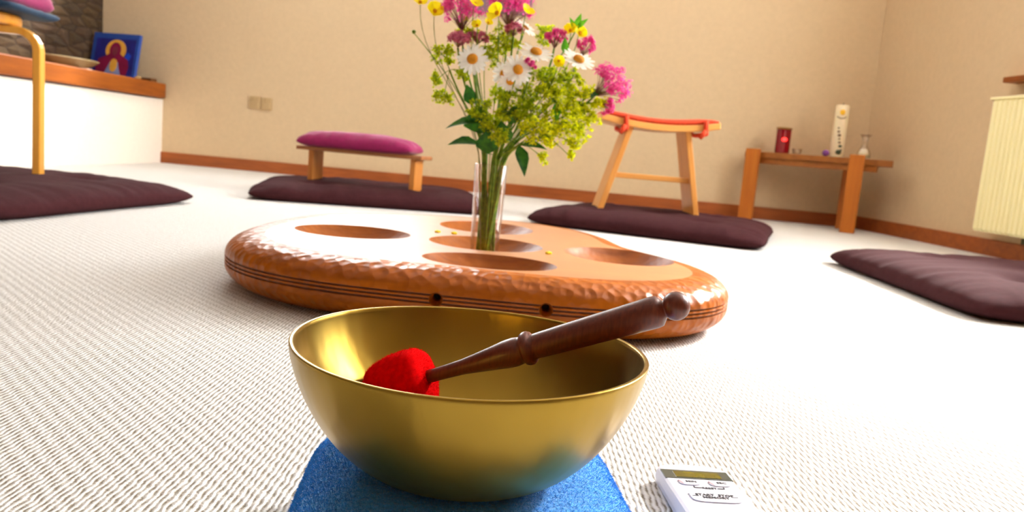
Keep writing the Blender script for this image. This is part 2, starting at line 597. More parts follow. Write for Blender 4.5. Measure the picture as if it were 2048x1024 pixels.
mb = MB()
def wall_piece(s0, s1, z0, z1):
    a, b = rw(s0), rw(s1)
    c, d = rw(s1, -0.25), rw(s0, -0.25)
    mb.hexa([(p.x, p.y, z0) for p in (a, b, c, d)], [(p.x, p.y, z1) for p in (a, b, c, d)])
prev = 0.0
for s0, s1, z0, z1 in WINDOWS:
    wall_piece(prev, s0, -0.1, CEIL + 0.1)
    wall_piece(s0, s1, -0.1, z0)
    wall_piece(s0, s1, z1, CEIL + 0.1)
    prev = s1
wall_piece(prev, 7.3, -0.1, CEIL + 0.1)
struct(mb.build('wall_right', 'plaster'))

# left side: low white wall carrying the ledge, rough stone above and behind it
struct(MB().box((-2.74, 1.77, 0.17), (0.42, 7.54, 0.54)).build('wall_left', 'plaster_white'))
mb = MB()
mb.box((-3.07, 1.75, 1.25), (0.16, 7.7, 2.7))
struct(mb.build('wall_stone', 'stone'))
struct(MB().box((-0.1, -2.1, 1.2), (6.2, 0.2, 2.7)).build('wall_rear', 'rear'))

struct(MB().box((-0.05, 1.85, CEIL + 0.12), (6.3, 8.1, 0.24)).build('ceiling', 'ceiling'))

# skirting boards
mb = MB()
mb.prism([(-2.545, back_y(-2.545) + 0.01), (-2.545, back_y(-2.545) - 0.016), (2.16, back_y(2.16) - 0.016), (2.16, back_y(2.16) + 0.01)], 0.0, 0.078)
struct(mb.build('baseboard_back', 'skirting', bevel=0.003))
a, b, c, d = rw(0.0, 0.016), rw(7.0, 0.016), rw(7.0, -0.01), rw(0.0, -0.01)
struct(MB().prism([(p.x, p.y) for p in (a, b, c, d)], 0.0, 0.078).build('baseboard_right', 'skirting', bevel=0.003))

# windows: frame, sill and pane
for i, (s0, s1, z0, z1) in enumerate(WINDOWS):
    w = D.objects.new('window_%d' % (i + 1), None)
    COL.objects.link(w)
    w.location = rw((s0 + s1) / 2, -0.14, z0)
    w['kind'] = 'structure'
    mb = MB()
    ang = math.atan2(RT.y, RT.x)
    def bar(sa, sb, za, zb):
        mb.box(rw((sa + sb) / 2, -0.16, (za + zb) / 2), (sb - sa, 0.06, zb - za), ang)
    bar(s0, s1, z0, z0 + 0.06); bar(s0, s1, z1 - 0.06, z1)
    bar(s0, s0 + 0.06, z0, z1); bar(s1 - 0.06, s1, z0, z1)
    bar((s0 + s1) / 2 - 0.03, (s0 + s1) / 2 + 0.03, z0, z1)
    mb.build('window_frame', 'frame_white', w, bevel=0.004)
    mb = MB()
    mb.box(rw((s0 + s1) / 2, -0.16, (z0 + z1) / 2), (s1 - s0 - 0.08, 0.006, z1 - z0 - 0.08), ang)
    mb.build('window_pane', 'pane', w)
    sl = MB().box(rw((s0 + s1) / 2, -0.03, z0 - 0.02), (s1 - s0 + 0.14, 0.20, 0.026), ang).build('window_sill', 'pine', w, bevel=0.004)
    tag(sl, 'thin varnished wooden sill')
w = D.objects.new('window_2', None)
COL.objects.link(w)
w.location = (_bx, back_y(_bx), wz0)
w['kind'] = 'structure'
mb = MB()
wa = math.atan(-0.121)
wl = (wx1 - wx0) / math.cos(wa)
def bwin(x, z, sx, sy, sz):
    mb.box((x, back_y(x) + 0.13, z), (sx, sy, sz), wa)
bwin(_bx, wz0 + 0.03, wl, 0.05, 0.06); bwin(_bx, wz1 - 0.03, wl, 0.05, 0.06)
bwin(wx0 + 0.03, (wz0 + wz1) / 2, 0.06, 0.05, wz1 - wz0); bwin(wx1 - 0.03, (wz0 + wz1) / 2, 0.06, 0.05, wz1 - wz0)
bwin(_bx, (wz0 + wz1) / 2, 0.05, 0.05, wz1 - wz0)
mb.build('window_frame', 'frame_white', w)
mb = MB()
bwin(_bx, (wz0 + wz1) / 2, wl - 0.1, 0.006, wz1 - wz0 - 0.1)
mb.build('window_pane', 'pane', w)

# wooden ledge along the left wall
led = MB()
led.box((-2.75, 1.76, 0.498), (0.50, 7.5, 0.10))
struct(led.build('trim_1', 'pine', bevel=0.008))

# ------------------------------------------------------------------ radiator
rad = thing('radiator', rw(2.05, 0.07, 0.0), 'cream ribbed panel radiator under the window on the right wall', 'radiator')
ang = math.atan2(RT.y, RT.x)
s0, s1, z0, z1 = 1.22, 2.92, 0.113, 0.728
mb = MB()
nr_ = 52
prof = []
for i in range(nr_):
    sa = s0 + 0.02 + (s1 - s0 - 0.04) * i / nr_
    ds = (s1 - s0 - 0.04) / nr_
    prof += [(sa, 0.094), (sa + ds * 0.18, 0.103), (sa + ds * 0.62, 0.103), (sa + ds * 0.8, 0.094)]
prof = [(s0, 0.085), (s0 + 0.012, 0.098)] + prof + [(s1 - 0.012, 0.098), (s1, 0.085)]
verts = [rw(s, o, z0 + 0.012) for s, o in prof] + [rw(s, o, z1 - 0.012) for s, o in prof]
n = len(prof)
mb.add(verts, [(i, i + 1, n + i + 1, n + i) for i in range(n - 1)])
mb.add([rw(s, o - 0.01, z0) for s, o in prof] + [rw(s, o, z0 + 0.012) for s, o in prof], [(i, i + 1, n + i + 1, n + i) for i in range(n - 1)])
mb.add([rw(s, o, z1 - 0.012) for s, o in prof] + [rw(s, o - 0.01, z1) for s, o in prof], [(i, i + 1, n + i + 1, n + i) for i in range(n - 1)])
mb.box(rw((s0 + s1) / 2, 0.066, (z0 + z1) / 2), (s1 - s0, 0.035, z1 - z0 - 0.004), ang)
mb.build('panel', 'radiator', rad)
MB().box(rw((s0 + s1) / 2, 0.07, z1 + 0.004), (s1 - s0 + 0.01, 0.07, 0.012), ang).build('top_grille', 'radiator', rad, bevel=0.003)
for s in (s0 + 0.25, s1 - 0.25):
    MB().box(rw(s, 0.026, 0.42), (0.04, 0.052, 0.3), ang).build('bracket', 'radiator', rad)
mb = MB()
mb.tube([rw(s0 + 0.36, 0.06, 0.0), rw(s0 + 0.36, 0.06, 0.085), rw(s0 + 0.36, 0.06, 0.12)], [0.008, 0.008, 0.008], 10)
mb.box(rw(s0 + 0.36, 0.065, 0.097), (0.10, 0.03, 0.026), ang)
mb.build('valve', 'pipe', rad, bevel=0.004)

# ------------------------------------------------------------------ wall fittings
sk = thing('wall_socket', (-1.812, back_y(-1.812) - 0.004, 0.472), 'cream double socket plate low on the back wall', 'socket')
wa = math.atan(-0.121)
RW = Matrix.Rotation(wa, 3, 'Z')
def onback(x, z, off):
    nrm = RW @ Vector((0, -1, 0))
    return Vector((x, back_y(x), z)) + nrm * off
for k, dx in enumerate((-0.042, 0.042)):
    pl_ = MB().box(onback(-1.812 + dx, 0.472 - 0.004 * k, 0.006), (0.078, 0.011, 0.082), wa).build('socket_plate', 'socket', sk, bevel=0.003)
    MB().box(onback(-1.812 + dx, 0.462 - 0.004 * k, 0.0125), (0.05, 0.003, 0.034), wa).build('socket_insert', 'socket', sk, bevel=0.001)
    MB().box(onback(-1.812 + dx, 0.494 - 0.004 * k, 0.0135), (0.014, 0.006, 0.018), wa).build('rocker_switch', 'socket', sk, bevel=0.001)

pic = thing('canvas_picture', onback(-0.24, 1.16, 0.014), 'dark mauve canvas hanging on the back wall above the flowers', 'picture')
MB().box(onback(-0.24, 1.52, 0.014), (0.46, 0.022, 0.70), wa).build('canvas', 'mauve', pic, bevel=0.002)

# ------------------------------------------------------------------ things on the ledge
LZ = 0.548
ic_c = Vector((-2.795, 5.33, LZ))
ic = thing('icon_panel', ic_c, 'dark blue painted panel with a gold-haloed robed figure leaning on the ledge in the corner', 'picture')
# local frame: u across, v up along the leaning face, n out of the face
iu = Vector((0.985, -0.17, 0)).normalized()
iv = (Vector((0.03, 0.20, 0.98))).normalized()
iv = (iv - iu * iv.dot(iu)).normalized()
inn = iu.cross(iv).normalized()
if inn.y > 0:
    inn = -inn
def ip(u, v, o=0.0):
    return ic_c + iu * u + iv * v + inn * o
mb = MB()
IW, IH, IT = 0.172, 0.300, 0.028
bot = [ip(-IW, 0, -IT), ip(-IW, 0, 0), ip(IW, 0, 0), ip(IW, 0, -IT)]
top = [ip(-IW, IH, -IT), ip(-IW, IH, 0), ip(IW, IH, 0), ip(IW, IH, -IT)]
for q in bot + top:
    q += Vector((0, 0, 0.007))
mb.hexa(bot, top)
mb.build('board', 'icon_edge', ic, bevel=0.002)
def flat_poly(pts, o):
    m_ = MB()
    m_.add([ip(u, v, o) + Vector((0, 0, 0.007)) for u, v in pts] + [ip(u, v, o - 0.0012) + Vector((0, 0, 0.007)) for u, v in pts],
           [tuple(range(len(pts)))] + [tuple(range(2 * len(pts) - 1, len(pts) - 1, -1))] + [(i, (i + 1) % len(pts), len(pts) + (i + 1) % len(pts), len(pts) + i) for i in range(len(pts))])
    return m_
def ell(cu, cv, ru, rv, n=36, a0=0.0):
    return [(cu + ru * math.cos(2 * PI * i / n), cv + rv * math.sin(2 * PI * i / n)) for i in range(n)]
flat_poly([(-0.145, 0.016), (0.152, 0.016), (0.152, 0.262), (-0.145, 0.262)], 0.0015).build('painted_field', 'icon_blue', ic)
flat_poly(ell(0.01, 0.182, 0.076, 0.074), 0.003).build('halo', 'icon_gold', ic)
flat_poly([(-0.118, 0.016), (0.110, 0.016), (0.122, 0.07), (0.108, 0.12), (0.06, 0.15), (0.046, 0.16), (-0.03, 0.16), (-0.06, 0.14), (-0.108, 0.12), (-0.124, 0.07)], 0.0045).build('robe', 'icon_maroon', ic)
flat_poly(ell(0.008, 0.182, 0.042, 0.054), 0.006).build('hood', 'icon_maroon', ic)
flat_poly(ell(0.008, 0.176, 0.022, 0.032), 0.0075).build('face', 'icon_skin', ic)
flat_poly([(-0.055, 0.016), (0.07, 0.016), (0.05, 0.062), (0.04, 0.10), (-0.02, 0.10), (-0.035, 0.062)], 0.006).build('drapery', 'icon_pale', ic)
flat_poly(ell(0.01, 0.078, 0.028, 0.046), 0.0078).build('medallion', 'icon_gold', ic)
flat_poly([(0.082, 0.13), (0.118, 0.118), (0.128, 0.15), (0.105, 0.172), (0.09, 0.16)], 0.003).build('painted_wing', 'icon_bright', ic)

dish = thing('shallow_dish', (-2.665, 4.60, LZ), 'long shallow beige dish lying on the wooden ledge', 'dish')
mb = MB()
prof = [(0.0, 0.0), (0.09, 0.0), (0.16, 0.022), (0.205, 0.05), (0.212, 0.056), (0.205, 0.059), (0.15, 0.03), (0.09, 0.010), (0.0, 0.010)]
mb.lathe(prof, 48, Matrix.Rotation(math.radians(80), 3, 'Z') @ Matrix.Diagonal((1.05, 0.55, 1.0)), (-2.665, 4.60, LZ))
mb.build('dish_shell', 'dish', dish, smooth=True)

tag(MB().box((-2.56, 4.60, LZ + 0.0035), (0.05, 0.10, 0.006), math.radians(12)).build('paper_slip', 'paper', bevel=0.001),
    'small pinkish folded paper slip on the front of the ledge below the dish', 'paper')
tag(MB().box((-2.59, 5.42, LZ + 0.012), (0.10, 0.07, 0.024), math.radians(-8)).build('wooden_block', 'darkwood', bevel=0.003),
    'small dark wooden block at the corner end of the ledge', 'block')
mb = MB().sphere((-2.575, 5.255, LZ + 0.011), 0.016, 12, 8, 0, (1.5, 1.0, 0.7))
tag(mb.build('pebble', 'tan', smooth=True), 'small tan pebble on the ledge beside the painted panel', 'pebble')

# ------------------------------------------------------------------ cushions on the floor
def pillow_mesh(name, mat, sx, sy, zseam, ztop, n=48, exp=5.0, pinch=0.03, wr=0.006, tufts=(), seed=0, sag=0.0, zbot=0.0):
    rnd = random.Random(seed)
    off = Vector((rnd.uniform(0, 50), rnd.uniform(0, 50), 0))
    verts, faces = [], []
    def h(u, v, top):
        e = max(0.0, (1 - abs(u) ** exp)) ** 0.5 * max(0.0, (1 - abs(v) ** exp)) ** 0.5
        return e
    idx = {}
    for side in (0, 1):
        for i in range(n + 1):
            for j in range(n + 1):
                if side and (i in (0, n) or j in (0, n)):
                    idx[1, i, j] = idx[0, i, j]
                    continue
                u = -math.cos(PI * i / n) * 0.5 + (2 * i / n - 1) * 0.5
                v = -math.cos(PI * j / n) * 0.5 + (2 * j / n - 1) * 0.5
                e = h(u, v, side == 0)
                px = sx / 2 * u * (1 - pinch * (1 - v * v) * abs(u) ** 3)
                py = sy / 2 * v * (1 - pinch * (1 - u * u) * abs(v) ** 3)
                # rounded corners
                k = abs(u * v) ** 6
                px *= 1 - 0.05 * k
                py *= 1 - 0.05 * k
                if side == 0:
                    z = zseam + (ztop - zseam) * e
                    edge = max(abs(u), abs(v))
                    along = (v if abs(u) > abs(v) else u)
                    w = noise.noise(Vector((along * 11, edge * 1.2, 0)) + off)
                    z += wr * 1.5 * w * (0.1 + 0.9 * edge ** 4) * min(1, e * 1.5)
                    z += wr * 0.8 * noise.noise(Vector((u * 2.5, v * 2.5, 3)) + off) * e
                    for tu, tv in tufts:
                        d2 = ((u - tu) * sx / 2) ** 2 + ((v - tv) * sy / 2) ** 2
                        z -= (ztop - zseam) * 0.45 * math.exp(-d2 / 0.0035)
                    z -= sag * (u * u) * 0
                else:
                    z = zseam + (zbot - zseam) * min(1.0, e * 1.6)
                idx[side, i, j] = len(verts)
                verts.append((px, py, z))
    for side in (0, 1):
        for i in range(n):
            for j in range(n):
                q = [idx[side, i, j], idx[side, i + 1, j], idx[side, i + 1, j + 1], idx[side, i, j + 1]]
                faces.append(tuple(q if side == 0 else reversed(q)))
    m = MB()
    m.add(verts, faces)
    return m

TUFT = [(0, 0), (-0.45, -0.45), (0.45, -0.45), (-0.45, 0.45), (0.45, 0.45)]
zb = [
    ((-1.765, 2.50), 1.04, 1.04, -7, 'large aubergine floor mat under the tall birch stool on the left', 3),
    ((-0.70, 3.80), 1.10, 0.92, 12, 'aubergine floor mat under the kneeling bench with the magenta cushion', 5),
    ((0.645, 3.53), 1.0, 0.92, -20, 'aubergine floor mat under the saddle-seat stool', 8),
    ((1.60, 2.27), 1.02, 1.04, -2, 'empty aubergine floor mat in front of the radiator', 11),
]
for (c, sx, sy, rz, lab, seed) in zb:
    m = pillow_mesh('floor_mat', 'zabuton', sx, sy, 0.024, 0.084, 72, 6.0, 0.03, 0.009, TUFT, seed)
    root = thing('floor_mat', (c[0], c[1], 0), lab, 'floor cushion', 'aubergine floor mats around the wooden disc')
    cv = m.build('cover', 'zabuton', None, smooth=True)
    cv.parent = root
    for tu, tv in TUFT:
        tf = MB().sphere((tu * sx / 2, tv * sy / 2, 0.057), 0.008, 8, 6, 0, (1, 1, 0.5)).build('tufting_knot', 'zabuton', None, smooth=True)
        tf.parent = root
    root.rotation_euler.z = math.radians(rz)

# ------------------------------------------------------------------ tall birch stool on the left
ST = Vector((-1.845, 2.575, 0.066))
st = thing('birch_stool', ST, 'bent birch stool with a round seat on the left floor mat', 'stool')
SEAT_Z = 0.596
mb = MB()
mb.lathe([(0, SEAT_Z - 0.036), (0.166, SEAT_Z - 0.036), (0.171, SEAT_Z - 0.033), (0.174, SEAT_Z - 0.026), (0.174, SEAT_Z - 0.010), (0.171, SEAT_Z - 0.003), (0.164, SEAT_Z), (0, SEAT_Z)], 64, None, (ST.x, ST.y, 0))
mb.build('seat', 'birch_seat', st, smooth=False, bevel=0)
for a in (12, 132, 252):
    d = Vector((math.cos(math.radians(a)), math.sin(math.radians(a)), 0))
    R_out, rb = 0.235, 0.065
    zt = SEAT_Z - 0.036 - 0.0125
    pts, nor = [], []
    for k in range(4):
        pts.append(Vector((ST.x, ST.y, zt)) + d * (0.06 + (R_out - rb - 0.06) * k / 3)); nor.append((0, 0, 1))
    for k in range(1, 9):
        t = PI / 2 * k / 8
        pts.append(Vector((ST.x, ST.y, zt - rb)) + d * (R_out - rb + rb * math.sin(t)) + Vector((0, 0, rb * math.cos(t))))
        nor.append(d * math.sin(t) + Vector((0, 0, math.cos(t))))
    for k in range(1, 4):
        pts.append(Vector((ST.x, ST.y, zt - rb - (zt - rb - ST.z) * k / 3)) + d * R_out); nor.append(d)
    MB().sweep_rect(pts, 0.044, nor, 0.025).build('leg', 'birch', st, bevel=0.004)

cu = thing('flat_cushion', (ST.x - 0.0, ST.y, SEAT_Z), 'flat slate blue seat pad on the birch stool under the magenta cushion', 'cushion')
m = pillow_mesh('x', 'teal', 0.50, 0.34, 0.016, 0.028, 32, 6.0, 0.02, 0.004, (), 21)
o = m.build('pad_cover', 'teal', None, smooth=True); o.parent = cu
cu.rotation_euler.z = math.radians(6)
cu = thing('magenta_cushion', (ST.x - 0.0, ST.y, SEAT_Z + 0.024), 'plump magenta cushion on top of the blue pad at the upper left', 'cushion')
m = pillow_mesh('x', 'magenta', 0.47, 0.32, 0.022, 0.11, 32, 5.0, 0.04, 0.006, (), 22)
o = m.build('cushion_cover', 'magenta', None, smooth=True); o.parent = cu
cu.rotation_euler.z = math.radians(7)

# ------------------------------------------------------------------ kneeling bench with magenta cushion
KB = Vector((-0.735, 3.70, 0.062))
kb = thing('kneeling_bench', KB, 'low wooden kneeling bench on the middle floor mat', 'bench')
kd = Vector((0.967, -0.20, 0)).normalized()
kn = Vector((0.20, 0.967, 0)).normalized()
krz = math.atan2(kd.y, kd.x)
mb = MB()
mb.box(KB + Vector((0, 0, 0.166)), (0.62, 0.16, 0.018), krz)
mb.build('plank', 'benchplank', kb, bevel=0.003)
for dx in (-0.245, 0.262):
    c = KB + kd * dx
    MB().box(c + Vector((0, 0, 0.078)), (0.026, 0.11, 0.158), krz).build('leg', 'benchwood', kb, bevel=0.003)
cu = thing('bench_cushion', KB + Vector((-0.012, 0.0, 0.175)) - kd * 0.01, 'long magenta cushion lying on the kneeling bench', 'cushion')
m = pillow_mesh('x', 'magenta', 0.585, 0.205, 0.020, 0.080, 40, 3.6, 0.03, 0.009, (), 31, zbot=0.001)
o = m.build('cushion_cover', 'magenta', None, smooth=True); o.parent = cu
cu.rotation_euler.z = krz

# ------------------------------------------------------------------ saddle stool
SS = Vector((0.60, 3.60, 0.060))
ss = thing('saddle_stool', SS, 'light wooden saddle-seat stool with plank legs on a floor mat', 'stool')
sd = Vector((0.999, 0.04, 0)).normalized()
sn = Vector((-0.04, 0.999, 0)).normalized()
def sp(u, v, z):
    return Vector((SS.x, SS.y, 0)) + sd * u + sn * v + Vector((0, 0, z))
def curve(u):
    return 0.470 + 0.030 * (u / 0.27) ** 2
mb = MB()
N = 16
vs, fs = [], []
for i in range(N + 1):
    u = -0.265 + 0.53 * i / N
    z = curve(u)
    vs += [sp(u, -0.115, z - 0.030), sp(u, 0.115, z - 0.030), sp(u, 0.115, z), sp(u, -0.115, z)]
for i in range(N):
    for k in range(4):
        fs.append((i * 4 + k, i * 4 + (k + 1) % 4, i * 4 + 4 + (k + 1) % 4, i * 4 + 4 + k))
fs += [(0, 1, 2, 3), (N * 4 + 3, N * 4 + 2, N * 4 + 1, N * 4)]
mb.add(vs, fs)
mb.build('seat', 'stoolseat', ss, bevel=0.005)
for ub, ut in ((-0.232, -0.128), (0.208, 0.128)):
    t = 0.013
    b_ = [sp(ub - t, -0.10, 0.064), sp(ub + t, -0.10, 0.064), sp(ub + t, 0.10, 0.064), sp(ub - t, 0.10, 0.064)]
    zt = curve(ut) - 0.026
    t_ = [sp(ut - t, -0.095, zt), sp(ut + t, -0.095, zt), sp(ut + t, 0.095, zt), sp(ut - t, 0.095, zt)]
    MB().hexa(b_, t_).build('leg', 'stoolwood', ss, bevel=0.003)
mb = MB()
mb.box(sp(-0.008, -0.06, 0.232), (0.352, 0.024, 0.024), math.atan2(sd.y, sd.x))
mb.build('stretcher', 'stoolseat', ss, bevel=0.003)
pad = thing('stool_pad', (SS.x, SS.y, 0.48), 'orange-red seat pad tied over the saddle stool', 'cushion')
mb = MB()
vs, fs = [], []
for i in range(N + 1):
    u = -0.255 + 0.51 * i / N
    z = curve(u) + 0.0015
    hh = 0.020 * (1 - abs(u / 0.262) ** 8) + 0.004
    ring = [(-0.112, 0.0), (0.112, 0.0), (0.118, hh * 0.5), (0.095, hh * 0.95), (0.0, hh * 1.15), (-0.095, hh * 0.95), (-0.118, hh * 0.5)]
    vs += [sp(u, v, z + dz) for v, dz in ring]
K = 7
for i in range(N):
    for k in range(K):
        fs.append((i * K + k, i * K + (k + 1) % K, (i + 1) * K + (k + 1) % K, (i + 1) * K + k))
fs += [tuple(range(K)), tuple(N * K + K - 1 - k for k in range(K))]
mb.add(vs, fs)
mb.build('pad_cover', 'orange_red', pad, smooth=True)
for u in (-0.158, 0.196):
    z = curve(u)
    pts = [sp(u, -0.122, z + 0.016), sp(u, -0.123, z - 0.01), sp(u + 0.004, -0.122, z - 0.042), sp(u + 0.004, -0.05, z - 0.046), sp(u + 0.004, 0.05, z - 0.046), sp(u, 0.122, z - 0.040), sp(u, 0.122, z + 0.016)]
    MB().tube(pts, 0.011, 8).build('tie', 'orange_red', pad, smooth=True)
    MB().tube([sp(u, -0.128, z - 0.028), sp(u - 0.012, -0.130, z - 0.045), sp(u - 0.022, -0.128, z - 0.066)], [0.010, 0.012, 0.007], 8).build('knot', 'orange_red', pad, smooth=True)

# ------------------------------------------------------------------ corner table
TB = Vector((1.80, 4.70, 0))
tb = thing('corner_table', TB, 'low three-legged wooden table in the right-hand corner', 'table')
fa, fb = Vector((1.405, 4.975, 0)), Vector((2.075, 4.41, 0))
fdir = (fb - fa).normalized()
fn = Vector((-fdir.y, fdir.x, 0))
if fn.y < 0:
    fn = -fn
poly = [(fa.x, fa.y), (1.47, 4.905), (2.00, 4.43), (fb.x, fb.y), (2.11, 4.48), (2.10, 4.925), (1.50, 5.01)]
MB().prism(poly, 0.388, 0.425).build('table_top', 'tableplank', tb, bevel=0.004)
mb = MB()
mb.prism([(1.46, 4.935), (2.00, 4.44), (2.02, 4.462), (1.48, 4.957)], 0.352, 0.388)
mb.build('apron', 'tableplank', tb, bevel=0.002)
trz = math.atan2(fdir.y, fdir.x)
for (x, y, zt, wd, lab) in ((1.452, 4.915, 0.440, 0.085, 0), (1.905, 4.465, 0.442, 0.080, 0)):
    MB().box((x - fn.x * 0.028, y - fn.y * 0.028, zt / 2), (wd, 0.045, zt), trz + 0.25).build('leg', 'tablewood', tb, bevel=0.004)
MB().box((1.99, 4.74, 0.194), (0.09, 0.05, 0.388), trz).build('leg', 'tablewood', tb, bevel=0.004)
TZ = 0.425

vt = thing('votive_lantern', (1.593, 4.85, TZ), 'ruby red glass votive glowing on the corner table', 'candle holder')
MB().lathe([(0, 0), (0.040, 0), (0.043, 0.005), (0.043, 0.142), (0.046, 0.150), (0.043, 0.152), (0.039, 0.146), (0.039, 0.008), (0, 0.008)], 32, None, (1.593, 4.85, TZ)).build('glass_cylinder', 'red_glass', vt, smooth=True)
MB().lathe([(0.0435, 0.143), (0.0475, 0.147), (0.0475, 0.153), (0.0435, 0.155), (0.042, 0.149)], 32, None, (1.593, 4.85, TZ), closed=True).build('rim', 'brass_rim', vt, smooth=True)
MB().sphere((1.587, 4.809, TZ + 0.082), 0.016, 14, 10, 0, (1.1, 0.4, 0.75)).build('flame_glow', 'flame', vt, smooth=True)

gl = thing('tealight_glass', (1.668, 4.80, TZ), 'tiny clear tealight glass on the table beside the red votive', 'candle holder')
MB().lathe([(0, 0), (0.022, 0), (0.028, 0.02), (0.030, 0.034), (0.028, 0.034), (0.020, 0.004), (0, 0.004)], 24, None, (1.668, 4.80, TZ)).build('cup', 'glass', gl, smooth=True)
MB().lathe([(0, 0.005), (0.017, 0.005), (0.018, 0.022), (0.004, 0.024), (0.002, 0.030), (0, 0.030)], 20, None, (1.668, 4.80, TZ)).build('tealight', 'wax', gl, smooth=True)

mb = MB().sphere((1.798, 4.68, TZ + 0.019), 0.020, 18, 12, 0, (1, 1, 0.95))
tag(mb.build('ball_candle', 'violet', smooth=True), 'small violet ball candle beside the tall white candle', 'candle')

pc = thing('pillar_candle', (1.868, 4.70, TZ), 'tall ivory pillar candle with wax decorations on the corner table', 'candle')
MB().lathe([(0, 0), (0.040, 0), (0.041, 0.004), (0.039, 0.15), (0.0385, 0.300), (0.034, 0.306), (0, 0.302)], 32, None, (1.868, 4.70, TZ)).build('wax_column', 'wax', pc, smooth=True)
pcd = Vector((-0.37, -0.93, 0)).normalized()
pcs = Vector((-pcd.y, pcd.x, 0))
def pcp(a, z, r=0.0405):
    return Vector((1.868, 4.70, TZ + z)) + pcd * r * math.cos(a) + pcs * r * math.sin(a)
MB().sphere(pcp(0.1, 0.262), 0.016, 14, 8, 0, (1, 0.5, 1)).build('sun_motif', 'yellow_wax', pc, smooth=True)
pts = [pcp(-0.6 + 1.3 * k / 8, 0.236 - 0.010 * math.sin(PI * k / 8), 0.0405) for k in range(9)]
MB().tube(pts, 0.003, 6).build('bow_motif', 'brown_wax', pc, smooth=True)
rnd = random.Random(4)
for k in range(7):
    c = pcp(-0.1 + 0.10 * k + rnd.uniform(-0.1, 0.1), 0.17 - 0.021 * k)
    MB().sphere(c, 0.006 + 0.002 * (k % 3), 8, 6, 0, (1.1, 0.5, 0.8)).build('leaf_motif', 'brown_wax' if k < 5 else 'green_wax', pc, smooth=True)
MB().sphere(pcp(0.25, 0.030), 0.018, 12, 8, 0, (1, 0.5, 0.8)).build('foot_motif', 'green_wax', pc, smooth=True)
MB().tube([(1.868, 4.70, TZ + 0.300), (1.870, 4.70, TZ + 0.318)], 0.0018, 6).build('wick', 'ink', pc)

gv = thing('bud_vase', (1.985, 4.60, TZ), 'small clear flared glass vase at the right end of the corner table', 'vase')
MB().lathe([(0, 0), (0.034, 0), (0.040, 0.012), (0.038, 0.035), (0.020, 0.070), (0.014, 0.095), (0.020, 0.122), (0.034, 0.140), (0.032, 0.141), (0.017, 0.121), (0.011, 0.095), (0.016, 0.070), (0.034, 0.035), (0.034, 0.012), (0, 0.008)], 28, None, (1.985, 4.60, TZ)).build('glass_body', 'glass', gv, smooth=True)
MB().lathe([(0, 0.009), (0.032, 0.013), (0.033, 0.034), (0.020, 0.060), (0, 0.060)], 24, None, (1.985, 4.60, TZ)).build('white_sand', 'wax', gv, smooth=True)

# ------------------------------------------------------------------ carved wooden disc with five hollows
DC = Vector((-0.098, 1.713, 0))
DA = 0.516
DH = (-0.075, -0.050, -0.022, -0.082, -0.032, -0.027)      # the slab is not a true circle
DT, DZ = 0.100, 0.055
def dring(k, z, n=240):
    out = []
    for i in range(n):
        a = 2 * PI * i / n
        r = 1.0
        for m in (2, 3, 4):
            r += DH[2 * (m - 2)] * math.cos(m * a) + DH[2 * (m - 2) + 1] * math.sin(m * a)
        r = DA * r - k
        out.append((DC.x + r * math.cos(a), DC.y + r * math.sin(a), z))
    return out
KT, KBm = 0.061, 0.081
prof = [(DA * 0.5, 0.0), (KBm + 0.02, 0.0), (KBm, 0.0005)]
for i in range(1, 13):
    t = PI / 2 * (1 - i / 13)
    prof.append((KBm * (1 - math.cos(t)), DZ - 0.009 - (DZ - 0.009) * math.sin(t)))
for gz in (-0.0065, 0.0, 0.0065):
    prof += [(0.0, DZ + gz - 0.0018), (0.0030, DZ + gz - 0.0010), (0.0030, DZ + gz + 0.0010), (0.0, DZ + gz + 0.0018)]
for i in range(1, 17):
    t = PI / 2 * i / 16
    prof.append((KT * (1 - math.cos(t)), DZ + 0.009 + (DT - DZ - 0.009) * math.sin(t)))
prof.append((KT + 0.012, DT))
NR = 240
mb = MB()
vs, fs, mi = [], [], []
for k, z in prof:
    vs += dring(k, z, NR)
for r in range(len(prof) - 1):
    g = 16 <= r < 26 and abs(prof[r][0] - prof[r + 1][0]) < 0.0015 and prof[r][0] > 0.002
    for i in range(NR):
        j = (i + 1) % NR
        fs.append((r * NR + i, r * NR + j, (r + 1) * NR + j, (r + 1) * NR + i))
        mi.append(1 if g else 0)
fs.append(tuple(range(NR - 1, -1, -1))); mi.append(0)
e = (len(prof) - 1) * NR
fs.append(tuple(e + i for i in range(NR))); mi.append(2)
mb.add(vs, fs)
mb.mi = mi
slab = mb.build('disc_raw', ['disc_rim', 'groove', 'disc_top', 'disc_dish'], None, smooth=True)
HOLES = [(-0.342, 1.652, 0.122, 0.115), (-0.071, 1.985, 0.119, 0.145), (-0.057, 1.643, 0.121, 0.119), (-0.039, 1.386, 0.122, 0.091), (0.223, 1.627, 0.115, 0.128)]
DEP = 0.048
cut = MB()
for hx, hy, ra, rb in HOLES:
    rs = (ra * ra + DEP * DEP) / (2 * DEP)
    prof_c = [(0.0, DT - DEP)]
    amax = math.asin(ra / rs)
    for i in range(1, 13):
        t = amax * i / 12
        prof_c.append((rs * math.sin(t), DT - DEP + rs * (1 - math.cos(t))))
    prof_c += [(ra * 1.03, DT + 0.03), (0.0, DT + 0.03)]
    cut.lathe(prof_c, 72, Matrix.Diagonal((1.0, rb / ra, 1.0)), (hx, hy, 0), 3)
